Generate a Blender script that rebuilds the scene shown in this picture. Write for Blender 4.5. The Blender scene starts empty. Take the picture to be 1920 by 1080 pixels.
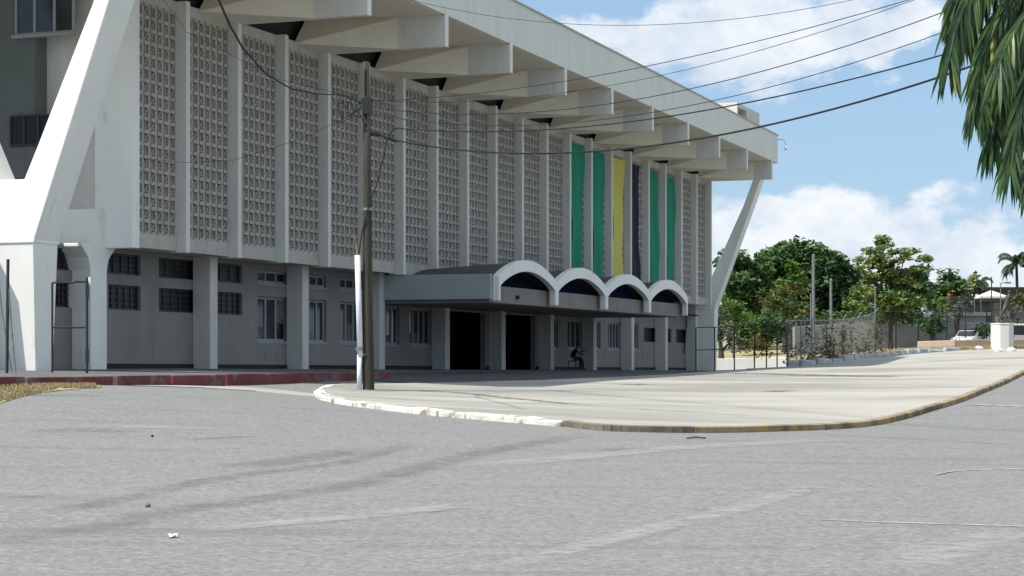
import bpy, bmesh, math, random
import numpy as np
from mathutils import Vector, Matrix
from mathutils.geometry import tessellate_polygon
random.seed(7)
S = bpy.context.scene
COL = S.collection
# ------------------------------------------------------------------ camera
F = 3700.0; HY = 676.0; EYE = 1.6
cam = bpy.data.cameras.new('camera'); co = bpy.data.objects.new('camera', cam); COL.objects.link(co)
co.location = (0, 0, EYE); co.rotation_euler = (math.radians(90), 0, 0)
cam.sensor_width = 36; cam.lens = 36*F/1920; cam.shift_y = (HY-540)/1920
cam.clip_start = 0.5; cam.clip_end = 3000
S.camera = co
# ------------------------------------------------------------------ sun and sky
EL = math.radians(54)
SD = Vector((-0.904, -0.42, 0)).normalized()*math.cos(EL) + Vector((0, 0, math.sin(EL)))
sl = bpy.data.lights.new('sun', 'SUN'); sl.energy = 4.8; sl.angle = math.radians(0.6); sl.color = (1, .955, .88)
so = bpy.data.objects.new('sun', sl); COL.objects.link(so); so.rotation_euler = SD.to_track_quat('Z', 'Y').to_euler()
so.location = (-60, -30, 80)
S.view_settings.view_transform = 'Standard'; S.view_settings.look = 'None'
S.view_settings.exposure = 0.30; S.view_settings.gamma = 1

W = bpy.data.worlds.new('World'); S.world = W; W.use_nodes = True
nt = W.node_tree; nt.nodes.clear()
def wn(t, **k):
    n = nt.nodes.new(t)
    for a, b in k.items(): setattr(n, a, b)
    return n
sky = wn('ShaderNodeTexSky', sky_type='NISHITA', sun_disc=False, sun_elevation=EL, sun_rotation=math.atan2(SD.x, SD.y) % (2*math.pi))
sky.air_density = 1.0; sky.dust_density = 0.6; sky.ozone_density = 1.6
tc = wn('ShaderNodeTexCoord')
sp = wn('ShaderNodeSeparateXYZ'); nt.links.new(tc.outputs['Generated'], sp.inputs[0])
def math_(op, a, b=None, c=None, clamp=False):
    n = wn('ShaderNodeMath', operation=op, use_clamp=clamp)
    for i, v in enumerate((a, b, c)):
        if v is None: continue
        if isinstance(v, (int, float)): n.inputs[i].default_value = v
        else: nt.links.new(v, n.inputs[i])
    return n.outputs[0]
def noise_(scale, detail, rough, vec, off=(0, 0, 0), sc=(1, 1, 1)):
    m = wn('ShaderNodeMapping'); m.inputs['Location'].default_value = off; m.inputs['Scale'].default_value = sc
    nt.links.new(vec, m.inputs[0])
    n = wn('ShaderNodeTexNoise'); n.inputs['Scale'].default_value = scale; n.inputs['Detail'].default_value = detail
    n.inputs['Roughness'].default_value = rough; nt.links.new(m.outputs[0], n.inputs[0]); return n.outputs[0]
# cumulus banks: noise on the sky direction, gathered in bands of bearing and height
el_ = sp.outputs['Z']; az = sp.outputs['X']
def bank(a0, e0, ra, re, amt):
    da = math_('DIVIDE', math_('SUBTRACT', az, a0), ra); de = math_('DIVIDE', math_('SUBTRACT', el_, e0), re)
    r2 = math_('ADD', math_('MULTIPLY', da, da), math_('MULTIPLY', de, de))
    return math_('MULTIPLY', math_('POWER', 2.718, math_('MULTIPLY', r2, -1.0)), amt)
n1 = noise_(22, 7, .58, tc.outputs['Generated'], (3.1, 0, 1.2), (1, .4, 1.5))
n2 = noise_(9, 4, .5, tc.outputs['Generated'], (0.4, 2, 5.2), (1, .4, 1.4))
shape = None
for b in [(.12, .155, .060, .036, .50), (.19, .165, .045, .022, .36), (.165, .062, .035, .030, .40), (.235, .045, .07, .035, .36),
          (.10, .05, .05, .04, .36), (.03, .165, .03, .010, .26), (-.4, .2, .25, .12, .3), (.75, .2, .25, .1, .3)]:
    k = bank(*b); shape = k if shape is None else math_('ADD', shape, k)
hi = wn('ShaderNodeMapRange'); nt.links.new(el_, hi.inputs[0]); hi.inputs[1].default_value = .2; hi.inputs[2].default_value = .4; hi.inputs[4].default_value = .3  # extra cloud high overhead, added unseen to brighten the shaded facade
shape = math_('MINIMUM', math_('ADD', shape, hi.outputs[0]), .5)
d_ = math_('ADD', math_('ADD', math_('MULTIPLY', math_('SUBTRACT', n1, .5), .9), math_('MULTIPLY', math_('SUBTRACT', n2, .5), .5)), shape)
ramp = wn('ShaderNodeMapRange', interpolation_type='SMOOTHSTEP'); nt.links.new(d_, ramp.inputs[0])
ramp.inputs[1].default_value = .19; ramp.inputs[2].default_value = .33
n3 = noise_(30, 6, .6, tc.outputs['Generated'], (9.1, 3, .2), (1, .4, 1.3))
cc = wn('ShaderNodeMix', data_type='RGBA'); nt.links.new(math_('MULTIPLY', math_('SUBTRACT', n3, .3), 2.2, clamp=True), cc.inputs[0])
cc.inputs[6].default_value = (5.4, 6.2, 7.2, 1); cc.inputs[7].default_value = (8.8, 8.8, 8.8, 1)
tint = wn('ShaderNodeMix', data_type='RGBA', blend_type='MIX'); tint.inputs[0].default_value = .6
nt.links.new(sky.outputs[0], tint.inputs[6]); tint.inputs[7].default_value = (3.2, 5.1, 7.4, 1)
mx = wn('ShaderNodeMix', data_type='RGBA'); nt.links.new(math_('MULTIPLY', ramp.outputs[0], .92), mx.inputs[0])
nt.links.new(tint.outputs[2], mx.inputs[6]); nt.links.new(cc.outputs[2], mx.inputs[7])
bg = wn('ShaderNodeBackground'); nt.links.new(mx.outputs[2], bg.inputs[0]); bg.inputs[1].default_value = .10
nt.links.new(bg.outputs[0], wn('ShaderNodeOutputWorld').inputs[0])

# ------------------------------------------------------------------ materials
def mat(name, c, rough=.8, metal=0, c2=None, scale=3, det=5, rough2=.6, bump=0, bscale=30, c3=None, scale3=.4, lim3=(.5, .7),
        stretch=(1, 1, 1), spec=.3, trans=0, rnd=0, lim=(.35, .65), coords='Object'):
    m = bpy.data.materials.new(name); m.use_nodes = True; t = m.node_tree; b = t.nodes['Principled BSDF']
    b.inputs['Roughness'].default_value = rough; b.inputs['Metallic'].default_value = metal
    b.inputs['Specular IOR Level'].default_value = spec
    b.inputs['Base Color'].default_value = (*c, 1)
    L = t.links
    tcn = t.nodes.new('ShaderNodeTexCoord'); mp = t.nodes.new('ShaderNodeMapping'); mp.inputs['Scale'].default_value = stretch
    gpos = t.nodes.new('ShaderNodeNewGeometry'); L.new(gpos.outputs['Position'], mp.inputs[0])
    out = None
    def nz(s, d, r):
        n = t.nodes.new('ShaderNodeTexNoise'); n.inputs['Scale'].default_value = s; n.inputs['Detail'].default_value = d
        n.inputs['Roughness'].default_value = r; L.new(mp.outputs[0], n.inputs[0]); return n.outputs[0]
    def rng(o, a, b_):
        r = t.nodes.new('ShaderNodeMapRange'); L.new(o, r.inputs[0]); r.inputs[1].default_value = a; r.inputs[2].default_value = b_; return r.outputs[0]
    def mixc(f, a, b_):
        x = t.nodes.new('ShaderNodeMix'); x.data_type = 'RGBA'
        L.new(f, x.inputs[0])
        for i, v in ((6, a), (7, b_)):
            if isinstance(v, tuple): x.inputs[i].default_value = (*v, 1)
            else: L.new(v, x.inputs[i])
        return x.outputs[2]
    out = c
    if c2: out = mixc(rng(nz(scale, det, rough2), *lim), out, c2)
    if c3: out = mixc(rng(nz(scale3, 4, .6), *lim3), out, c3)
    if rnd:
        g = t.nodes.new('ShaderNodeNewGeometry'); hs = t.nodes.new('ShaderNodeHueSaturation')
        mr = t.nodes.new('ShaderNodeMapRange'); L.new(g.outputs['Random Per Island'], mr.inputs[0])
        mr.inputs[3].default_value = 1-rnd; mr.inputs[4].default_value = 1+rnd; L.new(mr.outputs[0], hs.inputs['Value'])
        if isinstance(out, tuple): hs.inputs['Color'].default_value = (*out, 1)
        else: L.new(out, hs.inputs['Color'])
        out = hs.outputs[0]
    if not isinstance(out, tuple): L.new(out, b.inputs['Base Color'])
    if bump:
        bm_ = t.nodes.new('ShaderNodeBump'); bm_.inputs['Strength'].default_value = bump; bm_.inputs['Distance'].default_value = .02
        L.new(nz(bscale, 4, .6), bm_.inputs['Height']); L.new(bm_.outputs[0], b.inputs['Normal'])
    if trans:
        tr = t.nodes.new('ShaderNodeBsdfTranslucent'); ms = t.nodes.new('ShaderNodeMixShader'); ms.inputs[0].default_value = trans
        if isinstance(out, tuple): tr.inputs[0].default_value = (*out, 1)
        else: L.new(out, tr.inputs[0])
        L.new(b.outputs[0], ms.inputs[1]); L.new(tr.outputs[0], ms.inputs[2]); L.new(ms.outputs[0], t.nodes['Material Output'].inputs[0])
    return m
M = {}
M['white'] = mat('white paint', (.84, .84, .80), .75, c2=(.78, .78, .73), scale=.7, c3=(.55, .54, .49), scale3=2.2, lim3=(.62, .8), stretch=(1, 1, .35), bump=.15)
M['roof'] = mat('roof fascia paint', (.68, .69, .63), .8, c2=(.63, .64, .585), scale=1.6, stretch=(1, 1, .25), c3=(.55, .56, .5), scale3=.8, lim3=(.58, .85), bump=.12)
M['soffit'] = mat('cream soffit paint', (.74, .69, .58), .85, c2=(.69, .64, .53), scale=1.2, c3=(.58, .53, .43), scale3=.9, lim3=(.62, .85), bump=.1)
M['finp'] = mat('fin paint', (.72, .72, .67), .8, c2=(.66, .66, .61), scale=1.5, c3=(.50, .48, .42), scale3=4, lim3=(.6, .8), stretch=(1, 1, .15), bump=.1)
M['screen'] = mat('breeze block', (.45, .42, .375), .9, c2=(.385, .36, .32), scale=2.5, c3=(.31, .285, .25), scale3=1.1, lim3=(.58, .8), bump=.3)
M['screenback'] = mat('screen backing', (.43, .39, .335), .95, c2=(.28, .25, .215), scale=.9)
M['lintel'] = mat('lintel', (.50, .48, .43), .85, c2=(.44, .42, .375), scale=2, c3=(.27, .25, .22), scale3=1.3, lim3=(.58, .8), stretch=(1, 1, .5), bump=.15)
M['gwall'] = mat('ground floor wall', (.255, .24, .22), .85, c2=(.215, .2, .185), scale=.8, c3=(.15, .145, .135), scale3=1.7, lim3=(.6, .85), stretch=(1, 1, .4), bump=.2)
M['pier'] = mat('pier paint', (.60, .585, .54), .85, c2=(.53, .515, .475), scale=2, stretch=(1, 1, .3), bump=.1)
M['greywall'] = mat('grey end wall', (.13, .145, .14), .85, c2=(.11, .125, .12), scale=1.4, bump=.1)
M['canopy'] = mat('canopy paint', (.40, .425, .425), .8, c2=(.35, .375, .38), scale=1.1, c3=(.29, .31, .31), scale3=.9, lim3=(.6, .9), bump=.1)
M['membrane'] = mat('roof membrane', (.10, .105, .10), .9, c2=(.075, .08, .078), scale=2)
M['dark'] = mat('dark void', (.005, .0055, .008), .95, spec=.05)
M['gap'] = mat('vent gap', (.035, .035, .033), .95)
M['glass'] = mat('window glass', (.012, .016, .022), .12, spec=.5, c2=(.03, .035, .04), scale=2.5)
M['dpane'] = mat('dark louvre glass', (.008, .009, .012), .45, spec=.3)
M['frame'] = mat('window frame', (.27, .29, .30), .6)
M['dframe'] = mat('dark window frame', (.03, .032, .035), .5)
M['skirt'] = mat('black skirting', (.014, .014, .02), .7)
M['red'] = mat('red painted kerb', (.19, .05, .05), .85, c2=(.125, .035, .037), scale=1.5, c3=(.16, .125, .11), scale3=1.3, lim3=(.5, .62))
M['apron'] = mat('apron concrete', (.14, .14, .145), .9, c2=(.10, .10, .105), scale=1.5)
M['bluetint'] = mat('blue tympanum', (.004, .004, .022), .9, spec=.05)
M['wood'] = mat('pole wood', (.07, .064, .048), .9, c2=(.035, .032, .024), scale=9, stretch=(1, 1, .08), bump=.5)
M['pvc'] = mat('white conduit', (.74, .77, .82), .45, c2=(.62, .66, .72), scale=4)
M['wire'] = mat('cable', (.012, .014, .018), .6)
M['metal'] = mat('galvanised metal', (.32, .33, .33), .5, .6, c2=(.2, .2, .2), scale=8)
M['darkmetal'] = mat('dark metal', (.035, .04, .042), .6, .3)
M['bronze'] = mat('dark bronze', (.05, .052, .055), .5, .5, c2=(.09, .1, .1), scale=6)
M['kwhite'] = mat('kerb white paint', (.70, .69, .65), .85, c2=(.54, .52, .46), scale=4, c3=(.27, .245, .2), scale3=1.6, lim3=(.55, .62), bump=.6, bscale=12)
M['kyellow'] = mat('kerb yellow paint', (.36, .27, .15), .85, c2=(.42, .27, .08), scale=.8, lim=(.5, .62), c3=(.13, .11, .075), scale3=1.1, lim3=(.42, .6), bump=.6, bscale=12)
M['kbare'] = mat('kerb bare concrete', (.19, .165, .13), .9, c2=(.10, .09, .07), scale=3, bump=.6, bscale=12)
M['rock'] = mat('painted kerb stone', (.50, .53, .56), .9, c2=(.33, .36, .39), scale=2.5, bump=.5, bscale=8)
M['stone'] = mat('tan stone', (.5, .42, .33), .9, c2=(.36, .3, .23), scale=2, bump=.5, bscale=8)
M['pink'] = mat('pale pink wall', (.55, .43, .35), .9, c2=(.47, .37, .3), scale=.8, c3=(.35, .28, .22), scale3=.7, lim3=(.6, .8))
M['bark'] = mat('bark', (.10, .08, .06), .95, c2=(.05, .04, .03), scale=8, stretch=(1, 1, .2), bump=.6)
M['tan'] = mat('tan plaster', (.36, .29, .22), .9, c2=(.3, .24, .18), scale=1)
M['darkroof'] = mat('dark roofing', (.05, .045, .045), .8, c2=(.03, .03, .03), scale=2)
M['orange'] = mat('orange roofing', (.72, .34, .06), .8, c2=(.62, .3, .07), scale=2)
M['panel'] = mat('light grey panel wall', (.46, .46, .44), .9, c2=(.34, .34, .32), scale=.5, c3=(.22, .22, .19), scale3=.6, lim3=(.55, .65))
M['plinth'] = mat('plinth white', (.72, .70, .66), .8, c2=(.66, .64, .6), scale=1.2, c3=(.5, .47, .42), scale3=1.5, lim3=(.65, .85))
M['carw'] = mat('white car paint', (.75, .76, .78), .25, spec=.6)
M['tyre'] = mat('tyre rubber', (.015, .015, .015), .8)
M['chain'] = mat('chain link wire', (.2, .2, .2), .6, .4)
M['skin'] = mat('skin', (.10, .055, .035), .55)
M['cloth'] = mat('dark clothing', (.012, .013, .022), .9)
M['jeans'] = mat('grey trousers', (.03, .032, .045), .9)
def leafm(n, c, c2, c3=None, rnd=.35, trans=.25):
    return mat(n, c, .6, c2=c2, scale=.9, lim=(.4, .6), c3=c3, scale3=.35, lim3=(.5, .62), rnd=rnd, trans=trans, spec=.25)
M['leafd'] = leafm('dark mango leaves', (.045, .105, .035), (.075, .155, .045), (.03, .07, .03))
M['leafb'] = leafm('bright leaves', (.12, .22, .035), (.075, .16, .03))
M['leafm'] = leafm('mid green leaves', (.07, .15, .04), (.11, .19, .055), (.05, .11, .04))
M['leafy'] = leafm('yellow green leaves', (.27, .32, .10), (.17, .24, .06), (.30, .33, .12))
M['leafo'] = leafm('olive dry leaves', (.15, .13, .03), (.09, .10, .03))
M['leafg'] = leafm('grey green leaves', (.14, .15, .12), (.09, .10, .075))
M['vine'] = leafm('dry vine leaves', (.13, .13, .07), (.08, .10, .045), (.20, .165, .11))
M['palmd'] = leafm('far palm leaves', (.035, .06, .035), (.055, .085, .045))
M['palm'] = mat('palm leaflets', (.022, .062, .022), .40, c2=(.09, .16, .035), scale=2.2, lim=(.42, .66), rnd=.4, trans=.22, spec=.5)  # lighter green patches put leaf highlights into the colour
M['palmy'] = mat('yellowing leaflets', (.30, .30, .05), .5, trans=.3, rnd=.2)
def ban(n, c, c2): return mat(n, c, .75, c2=c2, scale=1.1, trans=.15, stretch=(1, 1, .3))
M['bgreen'] = ban('green banner', (.010, .29, .18), (.008, .24, .145)); M['byellow'] = ban('yellow banner', (.62, .57, .10), (.68, .62, .15))
M['bnavy'] = ban('navy banner', (.010, .012, .034), (.014, .016, .042))

def road_mat():
    m = mat('asphalt', (.208, .209, .202), .92, c2=(.188, .19, .184), scale=1.1, det=8, rough2=.75, c3=(.195, .195, .188), scale3=.16, lim3=(.45, .75), bump=.6, bscale=22)
    t = m.node_tree; L = t.links; b = t.nodes['Principled BSDF']; src = b.inputs['Base Color'].links[0].from_socket
    tcn = t.nodes.new('ShaderNodeTexCoord')
    # coarse aggregate speckle
    v = t.nodes.new('ShaderNodeTexNoise'); v.inputs['Scale'].default_value = 13; v.inputs['Detail'].default_value = 6; v.inputs['Roughness'].default_value = .85; L.new(tcn.outputs['Object'], v.inputs[0])
    r = t.nodes.new('ShaderNodeMapRange'); L.new(v.outputs[0], r.inputs[0]); r.inputs[1].default_value = .3; r.inputs[2].default_value = .7; r.inputs[3].default_value = .48; r.inputs[4].default_value = 1.52
    x = t.nodes.new('ShaderNodeMix'); x.data_type = 'RGBA'; x.blend_type = 'MULTIPLY'; x.inputs[0].default_value = 1; L.new(src, x.inputs[6]); L.new(r.outputs[0], x.inputs[7])
    for sc_, a_, b_ in ((6.5, .94, 1.06),):
        v = t.nodes.new('ShaderNodeTexNoise'); v.inputs['Scale'].default_value = sc_; v.inputs['Detail'].default_value = 3; v.inputs['Distortion'].default_value = 1.2; L.new(tcn.outputs['Object'], v.inputs[0])
        r = t.nodes.new('ShaderNodeMapRange'); L.new(v.outputs[0], r.inputs[0]); r.inputs[1].default_value = .38; r.inputs[2].default_value = .62; r.inputs[3].default_value = a_; r.inputs[4].default_value = b_
        y = t.nodes.new('ShaderNodeMix'); y.data_type = 'RGBA'; y.blend_type = 'MULTIPLY'; y.inputs[0].default_value = 1; L.new(x.outputs[2], y.inputs[6]); L.new(r.outputs[0], y.inputs[7]); x = y
    # tyre-darkened and worn streaks that follow the bend
    for rot, sc, lo, hi, colr, am in ((.45, (.10, 1.1, 1), .56, .70, (.135, .135, .13), .5), (.55, (.07, .8, 1), .58, .72, (.25, .25, .24), .4), (-.1, (.16, 1.6, 1), .63, .72, (.14, .14, .135), .35)):
        mp = t.nodes.new('ShaderNodeMapping'); mp.inputs['Rotation'].default_value = (0, 0, rot); mp.inputs['Scale'].default_value = sc; L.new(tcn.outputs['Object'], mp.inputs[0])
        n = t.nodes.new('ShaderNodeTexNoise'); n.inputs['Scale'].default_value = 1.0; n.inputs['Detail'].default_value = 5; n.inputs['Roughness'].default_value = .6; L.new(mp.outputs[0], n.inputs[0])
        q = t.nodes.new('ShaderNodeMapRange'); L.new(n.outputs[0], q.inputs[0]); q.inputs[1].default_value = lo; q.inputs[2].default_value = hi; q.inputs[4].default_value = am
        y = t.nodes.new('ShaderNodeMix'); y.data_type = 'RGBA'; L.new(q.outputs[0], y.inputs[0]); L.new(x.outputs[2], y.inputs[6]); y.inputs[7].default_value = (*colr, 1); x = y
    L.new(x.outputs[2], b.inputs['Base Color']); return m
M['road'] = road_mat()
M['pave'] = mat('concrete pavement', (.42, .395, .345), .92, c2=(.33, .32, .29), scale=.32, det=8, rough2=.7, c3=(.25, .245, .22), scale3=.24, lim3=(.46, .6), stretch=(.35, 1, 1), bump=.25, bscale=10)
M['earth'] = mat('dry earth', (.24, .2, .13), .95, c2=(.14, .14, .07), scale=.3, c3=(.09, .11, .045), scale3=.12, lim3=(.4, .6), bump=.3)
M['grassdry'] = mat('dry grass ground', (.40, .33, .20), .95, c2=(.30, .26, .14), scale=1.2, c3=(.14, .16, .05), scale3=.5, lim3=(.52, .66), bump=.6, bscale=14)
M['paint'] = mat('worn road paint', (.55, .55, .53), .85, c2=(.28, .28, .27), scale=5, lim=(.45, .6), c3=(.3, .3, .29), scale3=1.6, lim3=(.45, .6))

# ------------------------------------------------------------------ mesh helpers
def tag(o, label=None, cat=None, group=None, kind=None):
    if label: o['label'] = label
    if cat: o['category'] = cat
    if group: o['group'] = group
    if kind: o['kind'] = kind
    return o
def empty(name, loc, rz=0, **k):
    o = bpy.data.objects.new(name, None); COL.objects.link(o); o.location = loc; o.rotation_euler = (0, 0, rz); o.empty_display_size = .3
    return tag(o, **k)
class MB:
    def __init__(s): s.v = []; s.f = []; s.m = []
    def face(s, pts, mi=0):
        n = len(s.v); s.v += [tuple(p) for p in pts]; s.f.append(tuple(range(n, n+len(pts)))); s.m.append(mi); return s
    def box(s, x0, x1, y0, y1, z0, z1, mi=0):
        return s.hexa([(x0, y0, z0), (x1, y0, z0), (x1, y1, z0), (x0, y1, z0), (x0, y0, z1), (x1, y0, z1), (x1, y1, z1), (x0, y1, z1)], mi)
    def hexa(s, p, mi=0):
        n = len(s.v); s.v += [tuple(q) for q in p]
        for f in ((0, 3, 2, 1), (4, 5, 6, 7), (0, 1, 5, 4), (1, 2, 6, 5), (2, 3, 7, 6), (3, 0, 4, 7)): s.f.append(tuple(n+i for i in f)); s.m.append(mi)
        return s
    def prism(s, poly, h0, h1, axis='z', mi=0):
        k = len(poly); n = len(s.v)
        def P(a, b, h): return {'z': (a, b, h), 'x': (h, a, b), 'y': (a, h, b)}[axis]
        s.v += [P(a, b, h0) for a, b in poly] + [P(a, b, h1) for a, b in poly]
        tris = tessellate_polygon([[Vector((a, b, 0)) for a, b in poly]])
        for t in tris: s.f.append(tuple(n+i for i in t)); s.m.append(mi); s.f.append(tuple(n+k+i for i in reversed(t))); s.m.append(mi)
        for i in range(k): j = (i+1) % k; s.f.append((n+i, n+j, n+k+j, n+k+i)); s.m.append(mi)
        return s
    def tube(s, pts, r, seg=6, mi=0, cap=True):
        pts = [Vector(p) for p in pts]; rs = r if isinstance(r, (list, tuple)) else [r]*len(pts); n = len(s.v); up = None
        for i, p in enumerate(pts):
            t = (pts[min(i+1, len(pts)-1)]-pts[max(i-1, 0)]).normalized()
            if up is None: up = t.orthogonal().normalized()
            up = (up - t*up.dot(t)).normalized(); w = t.cross(up)
            for k in range(seg):
                a = 2*math.pi*k/seg; s.v.append(tuple(p+up*math.cos(a)*rs[i]+w*math.sin(a)*rs[i]))
        for i in range(len(pts)-1):
            for k in range(seg):
                a = n+i*seg+k; b = n+i*seg+(k+1) % seg; s.f.append((a, b, b+seg, a+seg)); s.m.append(mi)
        if cap:
            s.f.append(tuple(n+k for k in reversed(range(seg)))); s.m.append(mi)
            e = n+(len(pts)-1)*seg; s.f.append(tuple(e+k for k in range(seg))); s.m.append(mi)
        return s
    def build(s, name, m, parent=None, recalc=True, smooth=False, bevel=0, **k):
        me = bpy.data.meshes.new(name); me.from_pydata(s.v, [], s.f)
        for x in (m if isinstance(m, (list, tuple)) else [m]): me.materials.append(x)
        me.polygons.foreach_set('material_index', s.m)
        if recalc:
            bm = bmesh.new(); bm.from_mesh(me); bmesh.ops.recalc_face_normals(bm, faces=bm.faces[:]); bm.to_mesh(me); bm.free()
        if smooth: me.polygons.foreach_set('use_smooth', [True]*len(me.polygons))
        me.update()
        o = bpy.data.objects.new(name, me); COL.objects.link(o)
        if parent: o.parent = parent
        if bevel:
            b = o.modifiers.new('bevel', 'BEVEL'); b.width = bevel; b.segments = 2; b.limit_method = 'ANGLE'
        return tag(o, **k)
def link_copy(src, parent=None):
    c = src.copy(); COL.objects.link(c); c.parent = parent; return c
def copy_tree(root):
    r = link_copy(root)
    for ch in root.children:
        c = link_copy(ch, r)
        for g in ch.children: link_copy(g, c)
    return r

# ------------------------------------------------------------------ where things stand
def at(px, Y): return (px-960)/F*Y
def zat(py, Y): return EYE+(HY-py)/F*Y
TH = math.atan2(.3495, .937); Dv = Vector((math.sin(TH), math.cos(TH), 0)); Nv = Vector((math.cos(TH), -math.sin(TH), 0))
P0 = Vector((-9.78, 60, 0)); BAY = 3.28
def wp(u, v, z=0): return P0+Dv*u+Nv*v+Vector((0, 0, z))
def uof(px, v):
    k = (px-960)/F; a = P0+Nv*v
    return (k*a.y-a.x)/(Dv.x-k*Dv.y)
# terrain heights: surveyed points of the ground
ctl = [(-300, 1080, 14.65), (0, 1080, 14.65), (960, 1080, 14.65), (1920, 1080, 14.65), (2300, 1080, 14.65), (0, 765, 36), (-500, 760, 38), (15, 723, 41.5), (205, 723, 45), (340, 724, 47.5),
       (690, 739, 50), (600, 745, 48), (300, 860, 26), (900, 800, 36), (1100, 806, 36), (1450, 812, 36), (1640, 802, 40), (1920, 700, 75), (1870, 762, 46), (500, 850, 28), (1500, 900, 24),
       (205, 697, 57.5), (700, 699, 75), (900, 698, 82), (1160, 705, 74), (1335, 700, 87), (1335, 697, 118), (1500, 692, 115), (1600, 678, 121), (1700, 668, 128), (1860, 656, 133), (1920, 664, 125),
       (1400, 693, 129), (1470, 691, 130), (1340, 694, 128), (1400, 668, 150), (1800, 650, 165), (2300, 660, 140), (1500, 712, 70), (1700, 690, 85)]
pts = [(at(a, c), c, zat(b, c)) for a, b, c in ctl] + [(0, -10, -.25), (-15, -10, -.25), (15, -10, -.25), (-60, 60, 1.3), (-60, 120, 1.6), (90, 60, .9), (80, 150, 2.8), (0, 230, 3.2), (100, 230, 3.4), (-60, 230, 2.4)]
A_ = np.array(pts); n_ = NP_ = len(A_)
def U_(r): return np.where(r > 1e-9, r*r*np.log(np.maximum(r, 1e-9)), 0)
K_ = U_(np.hypot(A_[:, None, 0]-A_[None, :, 0], A_[:, None, 1]-A_[None, :, 1])) + np.eye(n_)*6
P_ = np.c_[np.ones(n_), A_[:, :2]]
Lm = np.block([[K_, P_], [P_.T, np.zeros((3, 3))]]); WT = np.linalg.solve(Lm, np.r_[A_[:, 2], 0, 0, 0])
def terr(x, y):
    x = np.atleast_1d(np.asarray(x, float)); y = np.atleast_1d(np.asarray(y, float))
    xc = np.clip(x, -60, 100); yc = np.clip(y, -12, 230)
    r = np.hypot(xc[:, None]-A_[None, :, 0], yc[:, None]-A_[None, :, 1])
    z = U_(r) @ WT[:NP_] + WT[NP_] + WT[NP_+1]*xc + WT[NP_+2]*yc
    return np.clip(z, -1.2, 4.2)
def tz(x, y): return float(terr(x, y)[0])
def gp(px, py, far=140.0):
    ys = np.arange(13.0, far, .1); k = (px-960)/F
    zz = terr(ys*k, ys); p = HY+(EYE-zz)/ys*F
    i = np.argmax(p <= py)
    if p[i] > py: i = len(ys)-1
    return (ys[i]*k, ys[i])

# ------------------------------------------------------------------ ground
def draped(name, m, poly, dz, step=1.5, skirt=.35, **k):
    bm = bmesh.new()
    tris = tessellate_polygon([[Vector((a, b, 0)) for a, b in poly]])
    vs = [bm.verts.new((a, b, 0)) for a, b in poly]
    for t in tris:
        try: bm.faces.new([vs[i] for i in t])
        except ValueError: pass
    xs = [p[0] for p in poly]; ys = [p[1] for p in poly]
    for ax, lo, hi in ((0, min(xs), max(xs)), (1, min(ys), max(ys))):
        q = lo+step
        while q < hi:
            c = [0, 0, 0]; n = [0, 0, 0]; c[ax] = q; n[ax] = 1
            bmesh.ops.bisect_plane(bm, geom=bm.verts[:]+bm.edges[:]+bm.faces[:], plane_co=c, plane_no=n); q += step
    bmesh.ops.triangulate(bm, faces=bm.faces[:])
    z = terr([v.co.x for v in bm.verts], [v.co.y for v in bm.verts])
    for v, h in zip(bm.verts, z): v.co.z = h+dz
    bmesh.ops.recalc_face_normals(bm, faces=bm.faces[:])
    if sum(f.normal.z for f in bm.faces) < 0: bmesh.ops.reverse_faces(bm, faces=bm.faces[:])
    if skirt:
        be = [e for e in bm.edges if len(e.link_faces) == 1]
        r = bmesh.ops.extrude_edge_only(bm, edges=be)
        for v in [g for g in r['geom'] if isinstance(g, bmesh.types.BMVert)]: v.co.z -= skirt
    me = bpy.data.meshes.new(name); bm.to_mesh(me); bm.free(); me.materials.append(m)
    o = bpy.data.objects.new(name, me); COL.objects.link(o); return tag(o, **k)
def ground():
    gx = np.r_[-900, -400, -200, -120, np.arange(-80, 110, 1.5), 130, 200, 400, 900]
    gy = np.r_[-300, -60, np.arange(-12, 60, 1.0), np.arange(60, 235, 2.0), 260, 320, 450, 700, 1200, 2000]
    X, Y = np.meshgrid(gx, gy); Z = terr(X.ravel(), Y.ravel()); nx = len(gx)
    V = np.c_[X.ravel(), Y.ravel(), Z]; f = []
    for j in range(len(gy)-1):
        for i in range(nx-1): a = j*nx+i; f.append((a, a+1, a+nx+1, a+nx))
    me = bpy.data.meshes.new('road'); me.from_pydata(V.tolist(), [], f); me.materials.append(M['road']); me.materials.append(M['earth'])
    for p in me.polygons:
        c = p.center
        far = c.y > 150 or c.x < -40 or (c.y > 137 and c.x > 15) or c.x > 75
        p.material_index = 1 if far else 0; p.use_smooth = True
    o = bpy.data.objects.new('road', me); COL.objects.link(o); tag(o, kind='structure', label='worn grey asphalt road and ground')
ground()
kerb_px = [(640, 727), (622, 729), (606, 735), (600, 742), (612, 750), (650, 758), (700, 765), (760, 772), (830, 780), (900, 786), (1000, 794), (1060, 799), (1100, 804), (1150, 808), (1220, 810), (1300, 811), (1380, 810), (1450, 808), (1540, 805), (1620, 799), (1660, 792), (1730, 773), (1800, 751), (1860, 727)]
kerb = [gp(a, b+1) for a, b in kerb_px] + [(at(1920, 75), 75), (at(1985, 95), 95), (at(2060, 120), 120)]
def smooth_line(P, n=4):
    out = []
    P = [Vector((a, b)) for a, b in P]
    for i in range(len(P)-1):
        p0 = P[max(i-1, 0)]; p1 = P[i]; p2 = P[i+1]; p3 = P[min(i+2, len(P)-1)]
        for k in range(n):
            t = k/n; out.append(.5*((2*p1)+(p2-p0)*t+(2*p0-5*p1+4*p2-p3)*t*t+(3*p1-p0-3*p2+p3)*t**3))
    out.append(P[-1]); return out
kl = smooth_line(kerb)
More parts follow.
